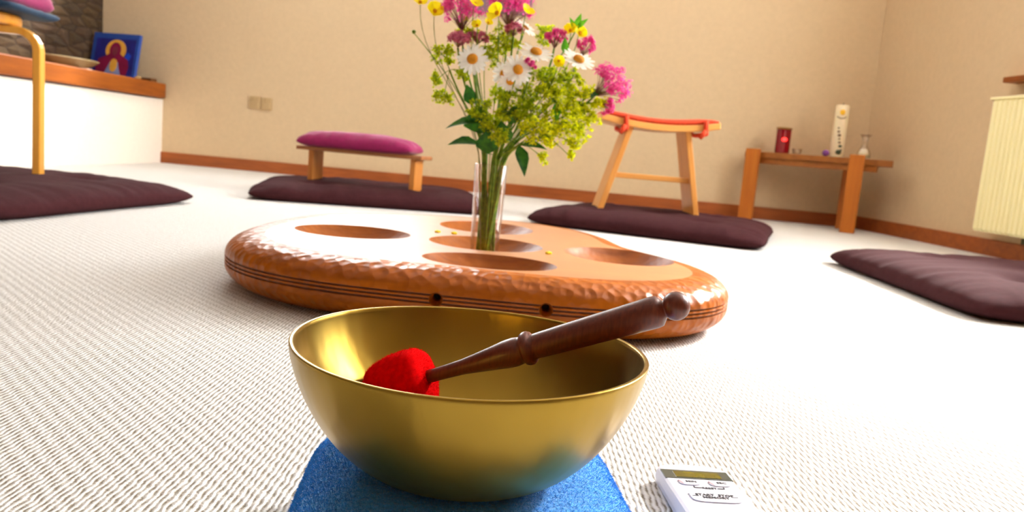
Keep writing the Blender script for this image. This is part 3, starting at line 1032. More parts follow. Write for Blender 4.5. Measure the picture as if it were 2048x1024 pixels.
# two drilled holes through the grooves at the front
for ex in (-0.115, 0.061):
    yf = min((p for p in dring(0, 0) if p[1] < DC.y), key=lambda p: abs(p[0] - ex))[1] + 0.012
    M_ = rot_to((0.0, 1.0, 0.0))
    k0_ = len(cut.mi)
    cut.lathe([(0, -0.03), (0.0135, -0.03), (0.0105, -0.004), (0.0072, 0.002), (0.0072, 0.03), (0, 0.03)], 28, M_, (ex, yf, DZ), 1)
    for q in range(k0_, k0_ + 28 * 4):
        cut.mi[q] = 0
cutter = cut.build('cutter', ['disc_rim', 'groove', 'disc_top', 'disc_dish'], None)
bo = slab.modifiers.new('cut', 'BOOLEAN')
bo.operation = 'DIFFERENCE'
bo.solver = 'EXACT'
bo.object = cutter
bpy.context.view_layer.update()
dg = bpy.context.evaluated_depsgraph_get()
me = D.meshes.new_from_object(slab.evaluated_get(dg))
me.name = 'wooden_disc'
D.objects.remove(slab)
D.objects.remove(cutter)
for p in me.polygons:
    p.use_smooth = True
try:
    me.set_sharp_from_angle(angle=math.radians(32))
except Exception:
    pass
disc = D.objects.new('wooden_disc', me)
COL.objects.link(disc)
tag(disc, 'large round gouge-carved wooden disc with five scooped hollows on the carpet', 'wooden disc')

# small yellow crumbs of blossom lying on the disc
for k, (x, y, lab) in enumerate(((-0.174, 1.769, 'pale yellow fallen floret left of the vase on the disc, outer of the two'),
                                 (-0.136, 1.768, 'bright yellow fallen floret on the disc just left of the vase'),
                                 (0.073, 1.559, 'tiny yellow fallen floret on the disc right of the vase'))):
    mb = MB()
    for q in range(5):
        a = q * 1.257 + k
        mb.sphere((x + 0.0045 * math.cos(a), y + 0.0045 * math.sin(a), DT + 0.0024), 0.0030, 6, 5, 0, (1, 1, 0.8))
    mb.sphere((x, y, DT + 0.003), 0.003, 6, 5)
    tag(mb.build('fallen_floret', 'yellow_petal', smooth=True), lab, 'petal', 'fallen florets on the wooden disc')

# ------------------------------------------------------------------ glass vase and flowers
VX, VY, VZ = -0.059, 1.620, DT - DEP + 0.0015
vase = thing('glass_vase', (VX, VY, VZ), 'clear straight glass vase of wild flowers in the central hollow', 'vase')
VH = 0.214
MB().lathe([(0, 0), (0.026, 0), (0.0285, 0.003), (0.0295, 0.02), (0.0345, VH - 0.001), (0.0338, VH), (0.0328, VH - 0.001), (0.0278, 0.02), (0.0265, 0.010), (0, 0.008)], 48, None, (VX, VY, VZ)).build('glass_body', 'glass', vase, smooth=True)

rng = random.Random(12)
FB = Vector((VX, VY, VZ + 0.010))
stem_slot = [0]
def stem_path(head, arrive=None, n=14):
    """from the foot of the vase, through its mouth, up to the head"""
    k = stem_slot[0]
    stem_slot[0] += 1
    a = k * 2.39996
    rr = 0.0215 * math.sqrt(((k * 0.618) % 1.0) * 0.95 + 0.05)
    foot = Vector((VX + rr * math.cos(a), VY + rr * math.sin(a), VZ + 0.012 + 0.004 * (k % 4)))
    head = Vector(head)
    dxy = Vector((head.x - VX, head.y - VY, 0))
    m_ang = math.atan2(dxy.y, dxy.x) + rng.uniform(-0.5, 0.5)
    mr = min(0.026, 0.006 + dxy.length * 0.13)
    mouth = Vector((VX + mr * math.cos(m_ang), VY + mr * math.sin(m_ang), VZ + VH))
    p1 = foot.lerp(mouth, 0.5)
    pts = [foot.lerp(mouth, t / 4) for t in range(4)]
    dirm = (mouth - foot).normalized()
    L = (head - mouth).length
    arr = Vector(arrive).normalized() if arrive is not None else (head - mouth).normalized()
    pts += bez(mouth, mouth + dirm * L * 0.35, head - arr * L * 0.35, head, n)
    return pts

def new_flower(name, label, cat, group):
    return thing(name, FB, label, cat, group)

FS = 1.11
def daisy(head, rad, facing, label):
    rad *= FS
    t = new_flower('ox_eye_daisy', label, 'flower', 'ox-eye daisies in the vase')
    f = Vector(facing).normalized()
    head = Vector(head)
    pts = stem_path(head - f * 0.004, f * 0.4 + Vector((0, 0, 0.6)))
    MB().tube(pts, 0.0018, 6).build('stem', 'stem', t, smooth=True)
    M_ = rot_to(f)
    mb = MB()
    n = 19
    for i in range(n):
        a = 2 * PI * i / n + rng.uniform(-0.07, 0.07)
        L = rad * rng.uniform(0.9, 1.05)
        droop = rng.uniform(-0.10, 0.12)
        w = rad * 0.125
        st_ = [(0.18, 0.35), (0.4, 0.85), (0.7, 1.0), (0.9, 0.8), (1.0, 0.35)]
        vs, fs = [], []
        for s, ww in st_:
            z = droop * L * s * s + 0.0004 * (i % 2)
            for sg in (-1, 0, 1):
                vs.append(M_ @ Vector((math.cos(a) * L * s - math.sin(a) * sg * w * ww, math.sin(a) * L * s + math.cos(a) * sg * w * ww, z - abs(sg) * 0.0006)) + head)
        for k in range(len(st_) - 1):
            for c in range(2):
                fs.append((k * 3 + c, k * 3 + c + 1, k * 3 + c + 4, k * 3 + c + 3))
        mb.add(vs, fs)
    mb.build('petal_ring', 'white_petal', t, smooth=True, recalc=False)
    r = rad * 0.34
    MB().lathe([(0, -0.001), (r * 0.9, -0.0005), (r, r * 0.18), (r * 0.9, r * 0.45), (r * 0.55, r * 0.68), (0, r * 0.72)], 20, M_, head).build('eye', 'daisy_eye', t, smooth=True)

def buttercup(head, rad, facing, label):
    rad *= FS
    t = new_flower('buttercup', label, 'flower', 'buttercups in the vase')
    f = Vector(facing).normalized()
    head = Vector(head)
    MB().tube(stem_path(head - f * 0.002, Vector((0, 0, 1)) + f * 0.2), 0.0009, 6).build('stem', 'stem_pale' if head.x < -0.19 else 'stem', t, smooth=True)
    M_ = rot_to(f)
    mb = MB()
    for i in range(5):
        a = 2 * PI * i / 5 + rng.uniform(-0.1, 0.1)
        vs, fs = [], []
        for s, ww, z in ((0.05, 0.15, 0.0), (0.35, 0.55, 0.10), (0.7, 0.80, 0.36), (0.92, 0.66, 0.62), (1.0, 0.3, 0.74)):
            for sg in (-1, -0.5, 0, 0.5, 1):
                vs.append(M_ @ Vector((math.cos(a) * rad * s - math.sin(a) * sg * rad * ww * 0.8, math.sin(a) * rad * s + math.cos(a) * sg * rad * ww * 0.8, rad * (z + 0.10 * abs(sg) * ww))) + head)
        for k in range(4):
            for c in range(4):
                fs.append((k * 5 + c, k * 5 + c + 1, k * 5 + c + 6, k * 5 + c + 5))
        mb.add(vs, fs)
    mb.build('petal_cup', 'yellow_petal', t, smooth=True, recalc=False)
    MB().sphere(head + f * rad * 0.22, rad * 0.24, 10, 6).build('stamen_boss', 'daisy_eye', t, smooth=True)

def star(mb, p, nrm, r, n=5, mi=0, cup=0.25):
    M_ = rot_to(nrm)
    a0 = rng.uniform(0, 6)
    vs = [p]
    for i in range(2 * n):
        a = a0 + PI * i / n
        rr_ = r if i % 2 == 0 else r * 0.42
        vs.append(M_ @ Vector((rr_ * math.cos(a), rr_ * math.sin(a), cup * rr_)) + p)
    mb.add(vs, [(0, 1 + i, 1 + (i + 1) % (2 * n)) for i in range(2 * n)], mi)

def rand_dir(up=None, spread=1.0):
    while True:
        v = Vector((rng.uniform(-1, 1), rng.uniform(-1, 1), rng.uniform(-1, 1)))
        if 0.05 < v.length < 1:
            v.normalize()
            if up is None or v.dot(up) > 1 - 2 * spread:
                return v

def valerian(head, rx, rz, label, dull=False, tilt=(0, 0, 1)):
    rx *= FS
    rz *= FS
    t = new_flower('red_valerian', label, 'flower', 'red valerian in the vase')
    head = Vector(head)
    up = Vector(tilt).normalized()
    base = head - up * rz * 1.0
    MB().tube(stem_path(base, up + Vector((0, 0, 0.4))), 0.0022, 6).build('stem', 'stem', t, smooth=True)
    M_ = rot_to(up)
    mb, pd = MB(), MB()
    nb = max(10, int(34 * rx / 0.036))
    for k in range(nb):
        d = rand_dir(Vector((0, 0, 1)), 0.62)
        q = M_ @ Vector((d.x * rx, d.y * rx, d.z * rz)) * rng.uniform(0.72, 0.95) + head
        pd.tube([base, base.lerp(q, 0.5) + up * 0.003, q], [0.0008, 0.0006, 0.0005], 4)
        for j in range(20):
            dd = rand_dir()
            pp = q + dd * rng.uniform(0.3, 1.0) * rx * 0.26
            star(mb, pp, (pp - base).normalized() + dd * 0.7, rng.uniform(0.0030, 0.0046), 5)
    pd.build('branchlet', 'pedicel', t, smooth=True)
    mb.build('flower_cluster', 'pink_dull' if dull else 'pink', t, recalc=False)

def mantle(clusters, label, mat='lime'):
    t = new_flower('ladys_mantle', label, 'flower', "lady's mantle sprays in the vase")
    cs = [(Vector(c[:3]), c[3] * FS) for c in clusters]
    main = max(cs, key=lambda c: c[1])
    joint = main[0] + (Vector((VX, VY, VZ + VH)) - main[0]).normalized() * main[1] * 1.2
    MB().tube(stem_path(joint), 0.0020, 6).build('stem', 'stem', t, smooth=True)
    br = MB()
    for c, r in cs:
        fl = MB()
        br.tube(bez(joint, joint.lerp(c, 0.4) + Vector((0, 0, 0.004)), joint.lerp(c, 0.8), c, 6), 0.0008, 5)
        nsub = max(6, int(24 * (r / 0.03) ** 1.7))
        for k in range(nsub):
            d = rand_dir()
            q = c + Vector((d.x, d.y * 0.9, d.z * 0.85)) * r * rng.uniform(0.35, 0.95)
            br.tube([c, q], [0.0006, 0.0004], 4, cap=False)
            for j in range(13):
                pp = q + rand_dir() * rng.uniform(0.002, 0.0085)
                br.tube([q, pp], [0.0003, 0.0003], 3, cap=False)
                star(fl, pp, rand_dir() + Vector((0, -0.5, 0.5)), rng.uniform(0.0032, 0.0050), 4, 0, 0.35)
        fl.build('floret_spray', mat, t, recalc=False)
    br.build('branchlet', 'stem', t, smooth=True)

def blade(mb, base, tip, width, nrm, curl=0.15):
    base, tip = Vector(base), Vector(tip)
    width *= FS
    d = tip - base
    L = d.length
    nn = Vector(nrm).normalized()
    side = d.cross(nn).normalized()
    nn = side.cross(d).normalized()
    st_ = [(0.0, 0.06), (0.12, 0.5), (0.3, 0.95), (0.5, 0.9), (0.75, 0.5), (0.92, 0.18), (1.0, 0.01)]
    vs, fs = [], []
    for s, ww in st_:
        lift = curl * L * math.sin(PI * s) * 0.6
        for sg in (-1, -0.5, 0, 0.5, 1):
            vs.append(base + d * s + side * (sg * width * ww / 2) + nn * (lift + 0.12 * width * abs(sg) * ww))
    for k in range(len(st_) - 1):
        for c in range(4):
            fs.append((k * 5 + c, k * 5 + c + 1, k * 5 + c + 6, k * 5 + c + 5))
    mb.add(vs, fs)

def leaf_stem(top, leaves, label, mat='leaf'):
    t = new_flower('leafy_stem', label, 'stem', 'leafy stems in the vase')
    pts = stem_path(top)
    MB().tube(pts, 0.0016, 6).build('stem', 'stem', t, smooth=True)
    for b_, tip, w, nrm in leaves:
        mb = MB()
        # leaf stalk from the nearest point of the stem
        near = min(pts, key=lambda q: (q - Vector(b_)).length)
        mb.tube([near, Vector(b_)], 0.0008, 5, cap=False)
        blade(mb, b_, tip, w, nrm)
        mb.build('leaf', mat, t, smooth=True, recalc=False)

# daisies
daisy((-0.110, 1.553, 0.468), 0.029, (-0.12, -1, 0.25), 'leftmost large white daisy facing forward with an orange eye')
daisy((-0.045, 1.549, 0.445), 0.025, (-0.35, -1, 0.25), 'left daisy of the touching pair in mid bouquet')
daisy((-0.020, 1.520, 0.452), 0.027, (0.30, -1, 0.30), 'right daisy of the touching pair, with the bigger domed eye')
daisy((-0.033, 1.535, 0.431), 0.020, (-0.05, -0.9, -0.35), 'small daisy drooping below the touching pair')
daisy((0.012, 1.575, 0.494), 0.032, (0.18, -0.55, 0.85), 'white daisy tilted skyward above the touching pair')
daisy((0.097, 1.575, 0.487), 0.031, (0.25, -0.6, 0.80), 'rightmost white daisy below the yellow buttercups')
daisy((-0.013, 1.676, 0.556), 0.024, (0.5, 0.2, 0.8), 'half hidden white daisy at the top behind the pink valerian')
# buttercups
BUT = [((-0.228, 1.620, 0.576), 0.013, (0.1, -0.7, 0.7), 'topmost left buttercup on a long bare stem at the frame edge'),
       ((-0.197, 1.609, 0.560), 0.015, (0.3, -0.8, 0.4), 'left outlying buttercup just below the highest one'),
       ((-0.117, 1.591, 0.577), 0.013, (0.4, -0.5, 0.7), 'yellow buttercup seen edge-on on the left pink head'),
       ((-0.068, 1.558, 0.558), 0.016, (-0.6, -0.7, 0.35), 'large buttercup in front of the top middle pink head'),
       ((-0.014, 1.591, 0.571), 0.013, (0.5, -0.4, 0.7), 'orange-yellow buttercup at the right of the top middle pink head'),
       ((-0.108, 1.582, 0.536), 0.009, (-0.2, -0.8, 0.5), 'small buttercup below the left pink head'),
       ((-0.089, 1.613, 0.547), 0.008, (0.4, -0.7, 0.6), 'smaller buttercup bud-like between the two top pink heads'),
       ((0.078, 1.613, 0.546), 0.012, (-0.3, -0.8, 0.5), 'left buttercup of the right-hand pair near the bright leaf'),
       ((0.096, 1.620, 0.544), 0.012, (0.4, -0.8, 0.4), 'right buttercup of the right-hand pair near the bright leaf'),
       ((0.057, 1.553, 0.479), 0.010, (0.1, -0.8, -0.1), 'yellow buttercup between the two right-hand daisies')]
for h, r, f, lab in BUT:
    buttercup(h, r, f, lab)
# valerian
VAL = [((-0.145, 1.627, 0.568), 0.040, 0.034, 'big pink valerian head at the top left of the bouquet', False, (-0.1, 0, 1)),
       ((-0.048, 1.649, 0.586), 0.046, 0.034, 'big pink valerian head at the top middle of the bouquet', False, (0, 0, 1)),
       ((-0.147, 1.598, 0.508), 0.025, 0.014, 'dusky pink valerian above the leftmost daisy', True, (-0.2, 0, 1)),
       ((-0.105, 1.620, 0.518), 0.019, 0.012, 'small dusky pink valerian right of the dusky one over the daisy', True, (0.2, 0, 1)),
       ((-0.036, 1.620, 0.540), 0.018, 0.012, 'small pale pink valerian under the top middle head', True, (0, 0, 1)),
       ((0.050, 1.609, 0.530), 0.020, 0.019, 'pink valerian between the tilted daisy and the yellow pair', False, (0.1, 0, 1)),
       ((0.113, 1.647, 0.524), 0.019, 0.021, 'pink valerian right of the yellow pair', False, (0.3, 0, 1)),
       ((0.171, 1.620, 0.450), 0.040, 0.036, 'largest pink valerian head, far right above the stool', False, (0.75, -0.1, 0.6)),
       ((0.167, 1.631, 0.407), 0.018, 0.014, 'small pink valerian hanging below the far right head', False, (0.9, 0, -0.3)),
       ((0.002, 1.535, 0.465), 0.012, 0.012, 'tiny pink valerian beside the domed daisy eye', False, (0, -0.3, 1))]
for h, rx, rz, lab, dull, tilt in VAL:
    valerian(h, rx, rz, lab, dull, tilt)
# lady's mantle
L_ = [(0.095, 1.591, 0.395, 0.030), (0.011, 1.580, 0.383, 0.032), (-0.067, 1.569, 0.350, 0.026), (-0.131, 1.602, 0.450, 0.022), (0.072, 1.580, 0.445, 0.030), (-0.083, 1.624, 0.489, 0.028), (0.056, 1.591, 0.333, 0.026),
      (-0.176, 1.620, 0.480, 0.026), (-0.184, 1.620, 0.428, 0.016), (-0.166, 1.609, 0.397, 0.020), (-0.128, 1.642, 0.534, 0.026), (-0.053, 1.653, 0.525, 0.040),
      (0.030, 1.653, 0.540, 0.026), (0.030, 1.587, 0.446, 0.035), (0.058, 1.564, 0.405, 0.040), (0.109, 1.609, 0.422, 0.034), (0.135, 1.620, 0.380, 0.026),
      (0.081, 1.564, 0.363, 0.036), (0.028, 1.542, 0.341, 0.034), (-0.029, 1.553, 0.376, 0.035), (0.107, 1.598, 0.327, 0.022), (0.098, 1.598, 0.299, 0.012),
      (0.048, 1.598, 0.288, 0.014), (0.115, 1.598, 0.350, 0.026), (-0.039, 1.531, 0.323, 0.020), (-0.089, 1.575, 0.378, 0.028), (0.147, 1.620, 0.411, 0.018),
      (-0.012, 1.564, 0.418, 0.030), (-0.052, 1.587, 0.407, 0.022)]
LM = [((7, 8, 9, 3), 'lime green floret spray hanging down the left edge of the bouquet', 'lime_dark'),
      ((10,), 'lime green spray under the top left pink head', 'lime_dark'),
      ((11, 5), 'pale green spray filling the top centre behind the daisies', 'lime_dark'),
      ((12,), 'lime green spray right of the top middle pink head', 'lime_dark'),
      ((13, 27, 28, 4, 1), 'green floret spray below the tilted daisy', 'lime_dark'),
      ((14, 15, 0), 'bright lime spray right of centre under the rightmost daisy', 'lime'),
      ((16, 26, 23), 'bright yellow-lime spray at the right edge under the far right pink head', 'lime'),
      ((17, 20, 21), 'yellow-lime spray drooping at the lower right', 'lime'),
      ((18, 22, 6), 'lime spray drooping just right of the vase mouth', 'lime'),
      ((19, 24, 25, 2), 'olive-lime spray over the vase mouth in the centre', 'lime_dark')]
for ids, lab, mt in LM:
    mantle([L_[i] for i in ids], lab, mt)
# leaves
leaf_stem((-0.106, 1.591, 0.411), [((-0.083, 1.586, 0.350), (-0.156, 1.586, 0.331), 0.034, (0, -0.5, 1)),
                                  ((-0.087, 1.602, 0.328), (-0.095, 1.580, 0.383), 0.055, (-0.3, -1, 0.2)),
                                  ((-0.083, 1.586, 0.306), (-0.147, 1.563, 0.299), 0.036, (0, -0.5, 1)),
                                  ((-0.106, 1.591, 0.383), (-0.120, 1.586, 0.422), 0.026, (0, -1, 0.2))],
          'stem with dark green pointed leaves spreading left over the vase mouth')
leaf_stem((-0.022, 1.602, 0.356), [((-0.006, 1.580, 0.311), (0.011, 1.555, 0.250), 0.026, (0.3, -1, 0.3)),
                                  ((0.000, 1.580, 0.311), (0.051, 1.569, 0.307), 0.024, (0, -0.6, 1)),
                                  ((-0.039, 1.580, 0.311), (-0.045, 1.569, 0.356), 0.040, (0.2, -1, 0.2)),
                                  ((-0.067, 1.591, 0.289), (-0.069, 1.580, 0.339), 0.044, (-0.2, -1, 0.2)),
                                  ((-0.028, 1.569, 0.350), (-0.013, 1.558, 0.395), 0.026, (0.2, -1, 0.2))],
          'stem with a green leaf hanging down right of the vase mouth')
leaf_stem((0.089, 1.620, 0.550), [((0.087, 1.620, 0.550), (0.096, 1.616, 0.583), 0.014, (0, -1, 0.1)),
                                  ((0.089, 1.620, 0.554), (0.111, 1.616, 0.574), 0.010, (0, -1, 0.1)),
                                  ((0.087, 1.616, 0.551), (0.073, 1.613, 0.573), 0.009, (0, -1, 0.1)),
                                  ((0.069, 1.598, 0.500), (0.067, 1.591, 0.531), 0.014, (0, -1, 0.1)),
                                  ((0.061, 1.569, 0.400), (0.065, 1.552, 0.361), 0.016, (0, -1, 0.1))],
          'stem with a bright green leaf tuft rising at the upper right', 'leaf_bright')
leaf_stem((0.131, 1.636, 0.425), [((0.117, 1.627, 0.422), (0.156, 1.620, 0.431), 0.026, (0, -0.8, 0.7)),
                                  ((0.100, 1.624, 0.411), (0.122, 1.602, 0.383), 0.018, (0.2, -1, 0.2))],
          'stem with a dark leaf behind the far right pink head')
t = new_flower('flower_bud', 'single round green bud on a thin curved stem far left', 'flower', None)
pts = stem_path((-0.237, 1.620, 0.517), (-0.7, 0, 0.7))
MB().tube(pts, 0.0009, 6).build('stem', 'stem', t, smooth=True)
MB().sphere((-0.237, 1.620, 0.519), 0.0042, 10, 8).build('bud', 'stem', t, smooth=True)

# ------------------------------------------------------------------ blue fleece cushion
BC = Vector((-0.018, 0.528, 0))
BRZ = math.radians(6)
fc = thing('fleece_cushion', BC, 'bright blue fleece cushion under the singing bowl', 'cushion')
FSX, FSY, FH = 0.238, 0.215, 0.073
def fz(u, v, top=True):
    e = max(0.0, (1 - abs(u) ** 7)) ** 0.42 * max(0.0, (1 - abs(v) ** 7)) ** 0.42
    return e
fm = pillow_mesh('x', 'fleece', FSX, FSY, 0.036, FH, 56, 7.0, -0.01, 0.0015, (), 41, zbot=0.0005)
RB = Matrix.Rotation(BRZ, 3, 'Z')
fm.v = [RB @ p + BC for p in fm.v]
# settle under the bowl
BOWL = Vector((-0.0231, 0.5321, 0.0727))
for p in fm.v:
    if p.z > 0.05:
        d = math.hypot(p.x - BOWL.x, p.y - BOWL.y)
        if d < 0.075:
            p.z = min(p.z, 0.0708 + max(0, d - 0.04) * 0.08)
body = fm.build('cover', 'fleece', fc, smooth=True)
rng2 = random.Random(77)
pile = MB()
tris = []
tot = 0.0
for f in fm.f:
    a, b, c, d = (fm.v[i] for i in f)
    n_ = (b - a).cross(d - a)
    if n_.length < 1e-9:
        continue
    if n_.z < 0 and a.z > 0.05:
        n_ = -n_
    cen = (a + b + c + d) / 4
    if cen.z < 0.012:
        continue
    if math.hypot(cen.x - BOWL.x, cen.y - BOWL.y) < 0.038 and cen.z > 0.05:
        continue
    if cen.y < 0.40:
        continue
    out = Vector((cen.x - BC.x, cen.y - BC.y, (cen.z - 0.036) * 4))
    nn = n_.normalized()
    if nn.dot(out) < 0:
        nn = -nn
    cnt = (n_.length) * 950000
    k = int(cnt) + (1 if rng2.random() < cnt - int(cnt) else 0)
    for _ in range(k):
        s, t_ = rng2.random(), rng2.random()
        p = a.lerp(b, s).lerp(d.lerp(c, s), t_)
        dr = (nn + Vector((rng2.gauss(0, 0.6), rng2.gauss(0, 0.6), rng2.gauss(0, 0.4)))).normalized()
        L = rng2.uniform(0.0012, 0.0030)
        sd_ = dr.orthogonal().normalized() * 0.00022
        pile.add([p - sd_, p + sd_, p + dr * L], [(0, 1, 2)])
po = pile.build('fleece_pile', 'fleece', fc, recalc=False)
po['kind'] = 'stuff'

# ------------------------------------------------------------------ singing bowl
bw = thing('singing_bowl', BOWL, 'large golden brass singing bowl on the blue fleece cushion', 'bowl')
prof = [(0.0, 0.0)]
for i in range(0, 41):
    h = i / 40
    r = 0.0389 + (0.1229 - 0.0389) * (1 - (1 - h) ** 1.4651) ** (1 / 2.1034)
    prof.append((r, 0.0925 * h))
prof[1] = (0.030, 0.0)
rim = prof[-1]
prof += [(rim[0] - 0.0004, rim[1] + 0.0006), (rim[0] - 0.0016, rim[1] + 0.0009), (rim[0] - 0.0030, rim[1] + 0.0005)]
for i in range(40, -1, -1):
    h = i / 40
    r = 0.0389 + (0.1229 - 0.0389) * (1 - (1 - h) ** 1.4651) ** (1 / 2.1034) - 0.0034
    prof.append((r, 0.0030 + (0.0925 - 0.0030) * h))
prof.append((0.0, 0.0030))
mb = MB().lathe(prof, 128, None, BOWL)
for p in mb.v:                                   # hand-beaten: slightly out of round
    a = math.atan2(p.y - BOWL.y, p.x - BOWL.x)
    k = 1 + 0.006 * math.sin(2 * a + 0.6) + 0.004 * math.sin(3 * a + 1.0)
    w = (p.z - BOWL.z) / 0.0925
    p.x = BOWL.x + (p.x - BOWL.x) * (1 + (k - 1) * w)
    p.y = BOWL.y + (p.y - BOWL.y) * (1 + (k - 1) * w)
    p.z += w * w * (0.0006 * math.sin(2 * a + 2.0) - 0.0016)
mb.build('bowl_shell', 'brass', bw, smooth=True)

# ------------------------------------------------------------------ mallet
HA = Vector((-0.078, 0.577, 0.115))
KE = Vector((0.1175, 0.522, 0.2065))
ax = (KE - HA).normalized()
LM_ = (KE - HA).length
ml = thing('mallet', HA, 'dark turned wooden mallet with a red felt head leaning in the singing bowl', 'mallet')
MM = rot_to(ax)
# handle from the head outwards
hp = [(0.0000, 0.0150), (0.0050, 0.0150), (0.0050, 0.0340), (0.0052, 0.0440), (0.0058, 0.0580), (0.0072, 0.0700), (0.0090, 0.0850), (0.0103, 0.0940), (0.0106, 0.1010), (0.0100, 0.1055), (0.0094, 0.1075),
      (0.0116, 0.1085), (0.0124, 0.1105), (0.0124, 0.1130), (0.0114, 0.1150), (0.0092, 0.1158), (0.0092, 0.1190), (0.0098, 0.1400), (0.0104, 0.1700), (0.0110, 0.2000), (0.0112, 0.2090), (0.0107, 0.2125),
      (0.0084, 0.2145), (0.0062, 0.2162)]
k0 = 0.2165
for i in range(0, 11):
    t = PI * (0.20 + 0.80 * i / 10)
    hp.append((0.0100 * math.sin(t) if i < 10 else 0.0, k0 + 0.0098 - 0.0098 * math.cos(t) - 0.0018))
hp = [(r, z * 0.975) for r, z in hp]
hh = MB().lathe(hp, 40, MM, HA)
hh.build('handle', 'mallet', ml, smooth=True)
fp = [(0, -0.024), (0.012, -0.023), (0.0180, -0.0195), (0.0220, -0.012), (0.0238, 0.0), (0.0242, 0.012), (0.0236, 0.020), (0.0205, 0.0245), (0.012, 0.0262), (0, 0.0265)]
fh = MB().lathe(fp, 40, MM, HA)
for p in fh.v:
    p += (p - HA).normalized() * 0.0012 * noise.noise(p * 90)
felt = fh.build('felt_head', 'felt', ml, smooth=True)
fz_ = MB()
for f in fh.f:
    vs = [fh.v[i] for i in f]
    cen = sum(vs, Vector()) / len(vs)
    nn = (cen - HA).normalized()
    ar = (vs[1] - vs[0]).cross(vs[-1] - vs[0]).length
    for _ in range(int(ar * 1.6e6) + (1 if rng2.random() < 0.5 else 0)):
        s, t_ = rng2.random(), rng2.random()
        p = vs[0].lerp(vs[1], s).lerp(vs[-1].lerp(vs[2 % len(vs)], s), t_)
        dr = (nn + Vector((rng2.gauss(0, 0.6), rng2.gauss(0, 0.6), rng2.gauss(0, 0.6)))).normalized()
        sd_ = dr.orthogonal().normalized() * 0.00009
        fz_.add([p - sd_, p + sd_, p + dr * rng2.uniform(0.0008, 0.0022)], [(0, 1, 2)])
fo = fz_.build('felt_fuzz', 'felt', felt, recalc=False)
fo['kind'] = 'stuff'

# ------------------------------------------------------------------ kitchen timer
TC = Vector((0.1905, 0.655, 0.0))
TRZ = math.radians(4)
TR = Matrix.Rotation(TRZ, 3, 'Z')
tm = thing('digital_timer', TC, 'white digital timer with an olive display lying on the carpet', 'timer')
TW, TL = 0.068, 0.120
def th_(v):                                       # top surface height along the length
    return 0.0185 - 0.004 * (v / (TL / 2)) * 0.5
def outline(w, l, arc, rc, n=8):
    """rounded plan with gently bowed ends"""
    pts = []
    hw, hl = w / 2, l / 2
    def bow(x):
        return arc * (1 - (x / hw) ** 2)
    for cx_, cy_, a0 in ((hw - rc, hl - rc, 0), (-hw + rc, hl - rc, 90), (-hw + rc, -hl + rc, 180), (hw - rc, -hl + rc, 270)):
        for i in range(n + 1):
            a = math.radians(a0 + 90 * i / n)
            x = cx_ + rc * math.cos(a)
            y = cy_ + rc * math.sin(a)
            y += bow(x) if y > 0 else -bow(x)
            pts.append((x, y))
        if a0 in (0, 180):
            sgn = 1 if a0 == 0 else -1
            for i in range(1, 8):
                x = sgn * (hw - rc) * (1 - 2 * i / 8)
                pts.append((x, sgn * (hl + bow(x))))
    return pts
def tp(x, y, z):
    return TR @ Vector((x, y, 0)) + Vector((TC.x, TC.y, z))
mb = MB()
rings = []
for k, z in ((0.004, 0.0), (0.001, 0.003), (0.0, 0.009), (0.0015, None), (0.004, 'top')):
    o_ = outline(TW - 2 * k, TL - 2 * k, 0.006, 0.008)
    rings.append([tp(x, y, (z if isinstance(z, float) else th_(y) - (0.0015 if z is None else 0.0))) for x, y in o_])
n = len(rings[0])
vs = [p for r in rings for p in r]
fs = [(r * n + i, r * n + (i + 1) % n, (r + 1) * n + (i + 1) % n, (r + 1) * n + i) for r in range(4) for i in range(n)]
fs += [tuple(range(n - 1, -1, -1)), tuple(4 * n + i for i in range(n))]
mb.add(vs, fs)
mb.build('case', 'white_plastic', tm, bevel=0)
def slab_on_timer(pts, h, mat, name, lift=0.0, label=None):
    m_ = MB()
    n_ = len(pts)
    m_.add([tp(x, y, th_(y) - 0.0006) for x, y in pts] + [tp(x, y, th_(y) + h + lift) for x, y in pts],
           [tuple(range(n_ - 1, -1, -1)), tuple(range(n_, 2 * n_))] + [(i, (i + 1) % n_, n_ + (i + 1) % n_, n_ + i) for i in range(n_)])
    return m_.build(name, mat, tm)
def rect(x0_, x1_, y0_, y1_):
    return [(x0_, y0_), (x1_, y0_), (x1_, y1_), (x0_, y1_)]
slab_on_timer(rect(-0.0315, 0.0315, 0.0265, 0.0470), 0.0004, 'lens', 'display_window')
slab_on_timer(rect(-0.021, 0.022, 0.0295, 0.0430), 0.0007, 'lcd', 'lcd')
def oval(cx_, cy_, rx, ry, n_=24, e=2.6):
    out = []
    for i in range(n_):
        a = 2 * PI * i / n_
        c, s = math.cos(a), math.sin(a)
        out.append((cx_ + rx * math.copysign(abs(c) ** (2 / e), c), cy_ + ry * math.copysign(abs(s) ** (2 / e), s)))
    return out
for bx in (-0.0125, 0.0155):
    slab_on_timer(oval(bx, 0.0165, 0.0095, 0.0055), 0.0009, 'white_plastic', 'button')
    slab_on_timer([(bx - 0.0092, 0.0215), (bx - 0.0078, 0.0205), (bx - 0.0062, 0.0155), (bx - 0.0060, 0.0125), (bx - 0.0078, 0.0140), (bx - 0.0092, 0.0180)], 0.0011, 'mark', 'button_mark')
slab_on_timer(oval(0.0015, -0.0135, 0.022, 0.0115, 32, 4.0), 0.0010, 'white_plastic', 'button')
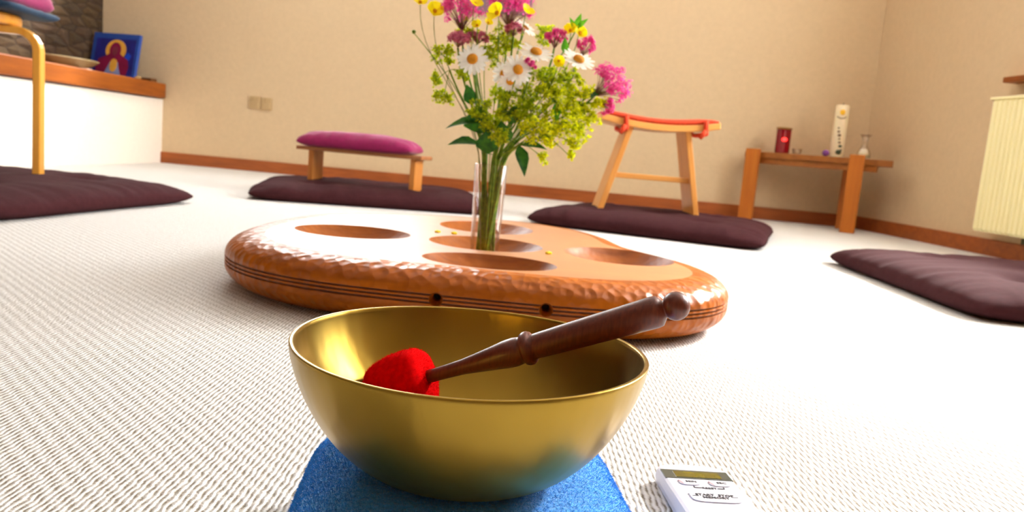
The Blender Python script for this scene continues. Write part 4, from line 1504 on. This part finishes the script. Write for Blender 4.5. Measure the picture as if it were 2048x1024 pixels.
# thin ruled lines of the print
mb = MB()
def line(xa, ya, xb, yb, w=0.00035, h=0.0013):
    d = Vector((xb - xa, yb - ya)).normalized()
    s_ = Vector((-d.y, d.x)) * w
    P = [(xa + s_.x, ya + s_.y), (xb + s_.x, yb + s_.y), (xb - s_.x, yb - s_.y), (xa - s_.x, ya - s_.y)]
    mb.add([tp(x, y, th_(y) + 0.0002) for x, y in P] + [tp(x, y, th_(y) + h) for x, y in P],
           [(3, 2, 1, 0), (4, 5, 6, 7)] + [(i, (i + 1) % 4, 4 + (i + 1) % 4, 4 + i) for i in range(4)])
line(-0.0105, 0.0098, -0.0105, 0.0062, h=0.0006); line(-0.0105, 0.0062, -0.0045, 0.0062, h=0.0006)
line(0.0165, 0.0098, 0.0165, 0.0062, h=0.0006); line(0.0165, 0.0062, 0.0100, 0.0062, h=0.0006)
line(-0.0185, -0.0135, -0.0130, -0.0135); line(0.0160, -0.0135, 0.0215, -0.0135)
mb.build('printed_rule', 'ink', tm)
def words(txt, x, y, size, h):
    cu_ = D.curves.new('lettering', 'FONT')
    cu_.body = txt
    cu_.size = size
    cu_.align_x = 'CENTER'
    cu_.align_y = 'CENTER'
    cu_.extrude = 0.00012
    cu_.offset = 0.00006
    to = D.objects.new('lettering_source', cu_)
    COL.objects.link(to)
    bpy.context.view_layer.update()
    m_ = D.meshes.new_from_object(to.evaluated_get(bpy.context.evaluated_depsgraph_get()))
    D.objects.remove(to)
    for v in m_.vertices:
        lx, ly = v.co.x + x, v.co.y + y
        p = tp(lx, ly, th_(ly) + h + v.co.z)
        v.co = p - TC
    m_.materials.append(MT['ink'])
    o_ = D.objects.new('lettering', m_)
    COL.objects.link(o_)
    o_.parent = tm
    return o_
words('MIN', -0.0105, 0.0180, 0.0056, 0.0011)
words('SEC', 0.0175, 0.0180, 0.0056, 0.0011)
words('RESET', 0.0028, 0.0062, 0.0052, 0.0003)
words('START  STOP', 0.0015, -0.0112, 0.0058, 0.0013)
words('MEMORY', 0.0015, -0.0164, 0.0058, 0.0013)
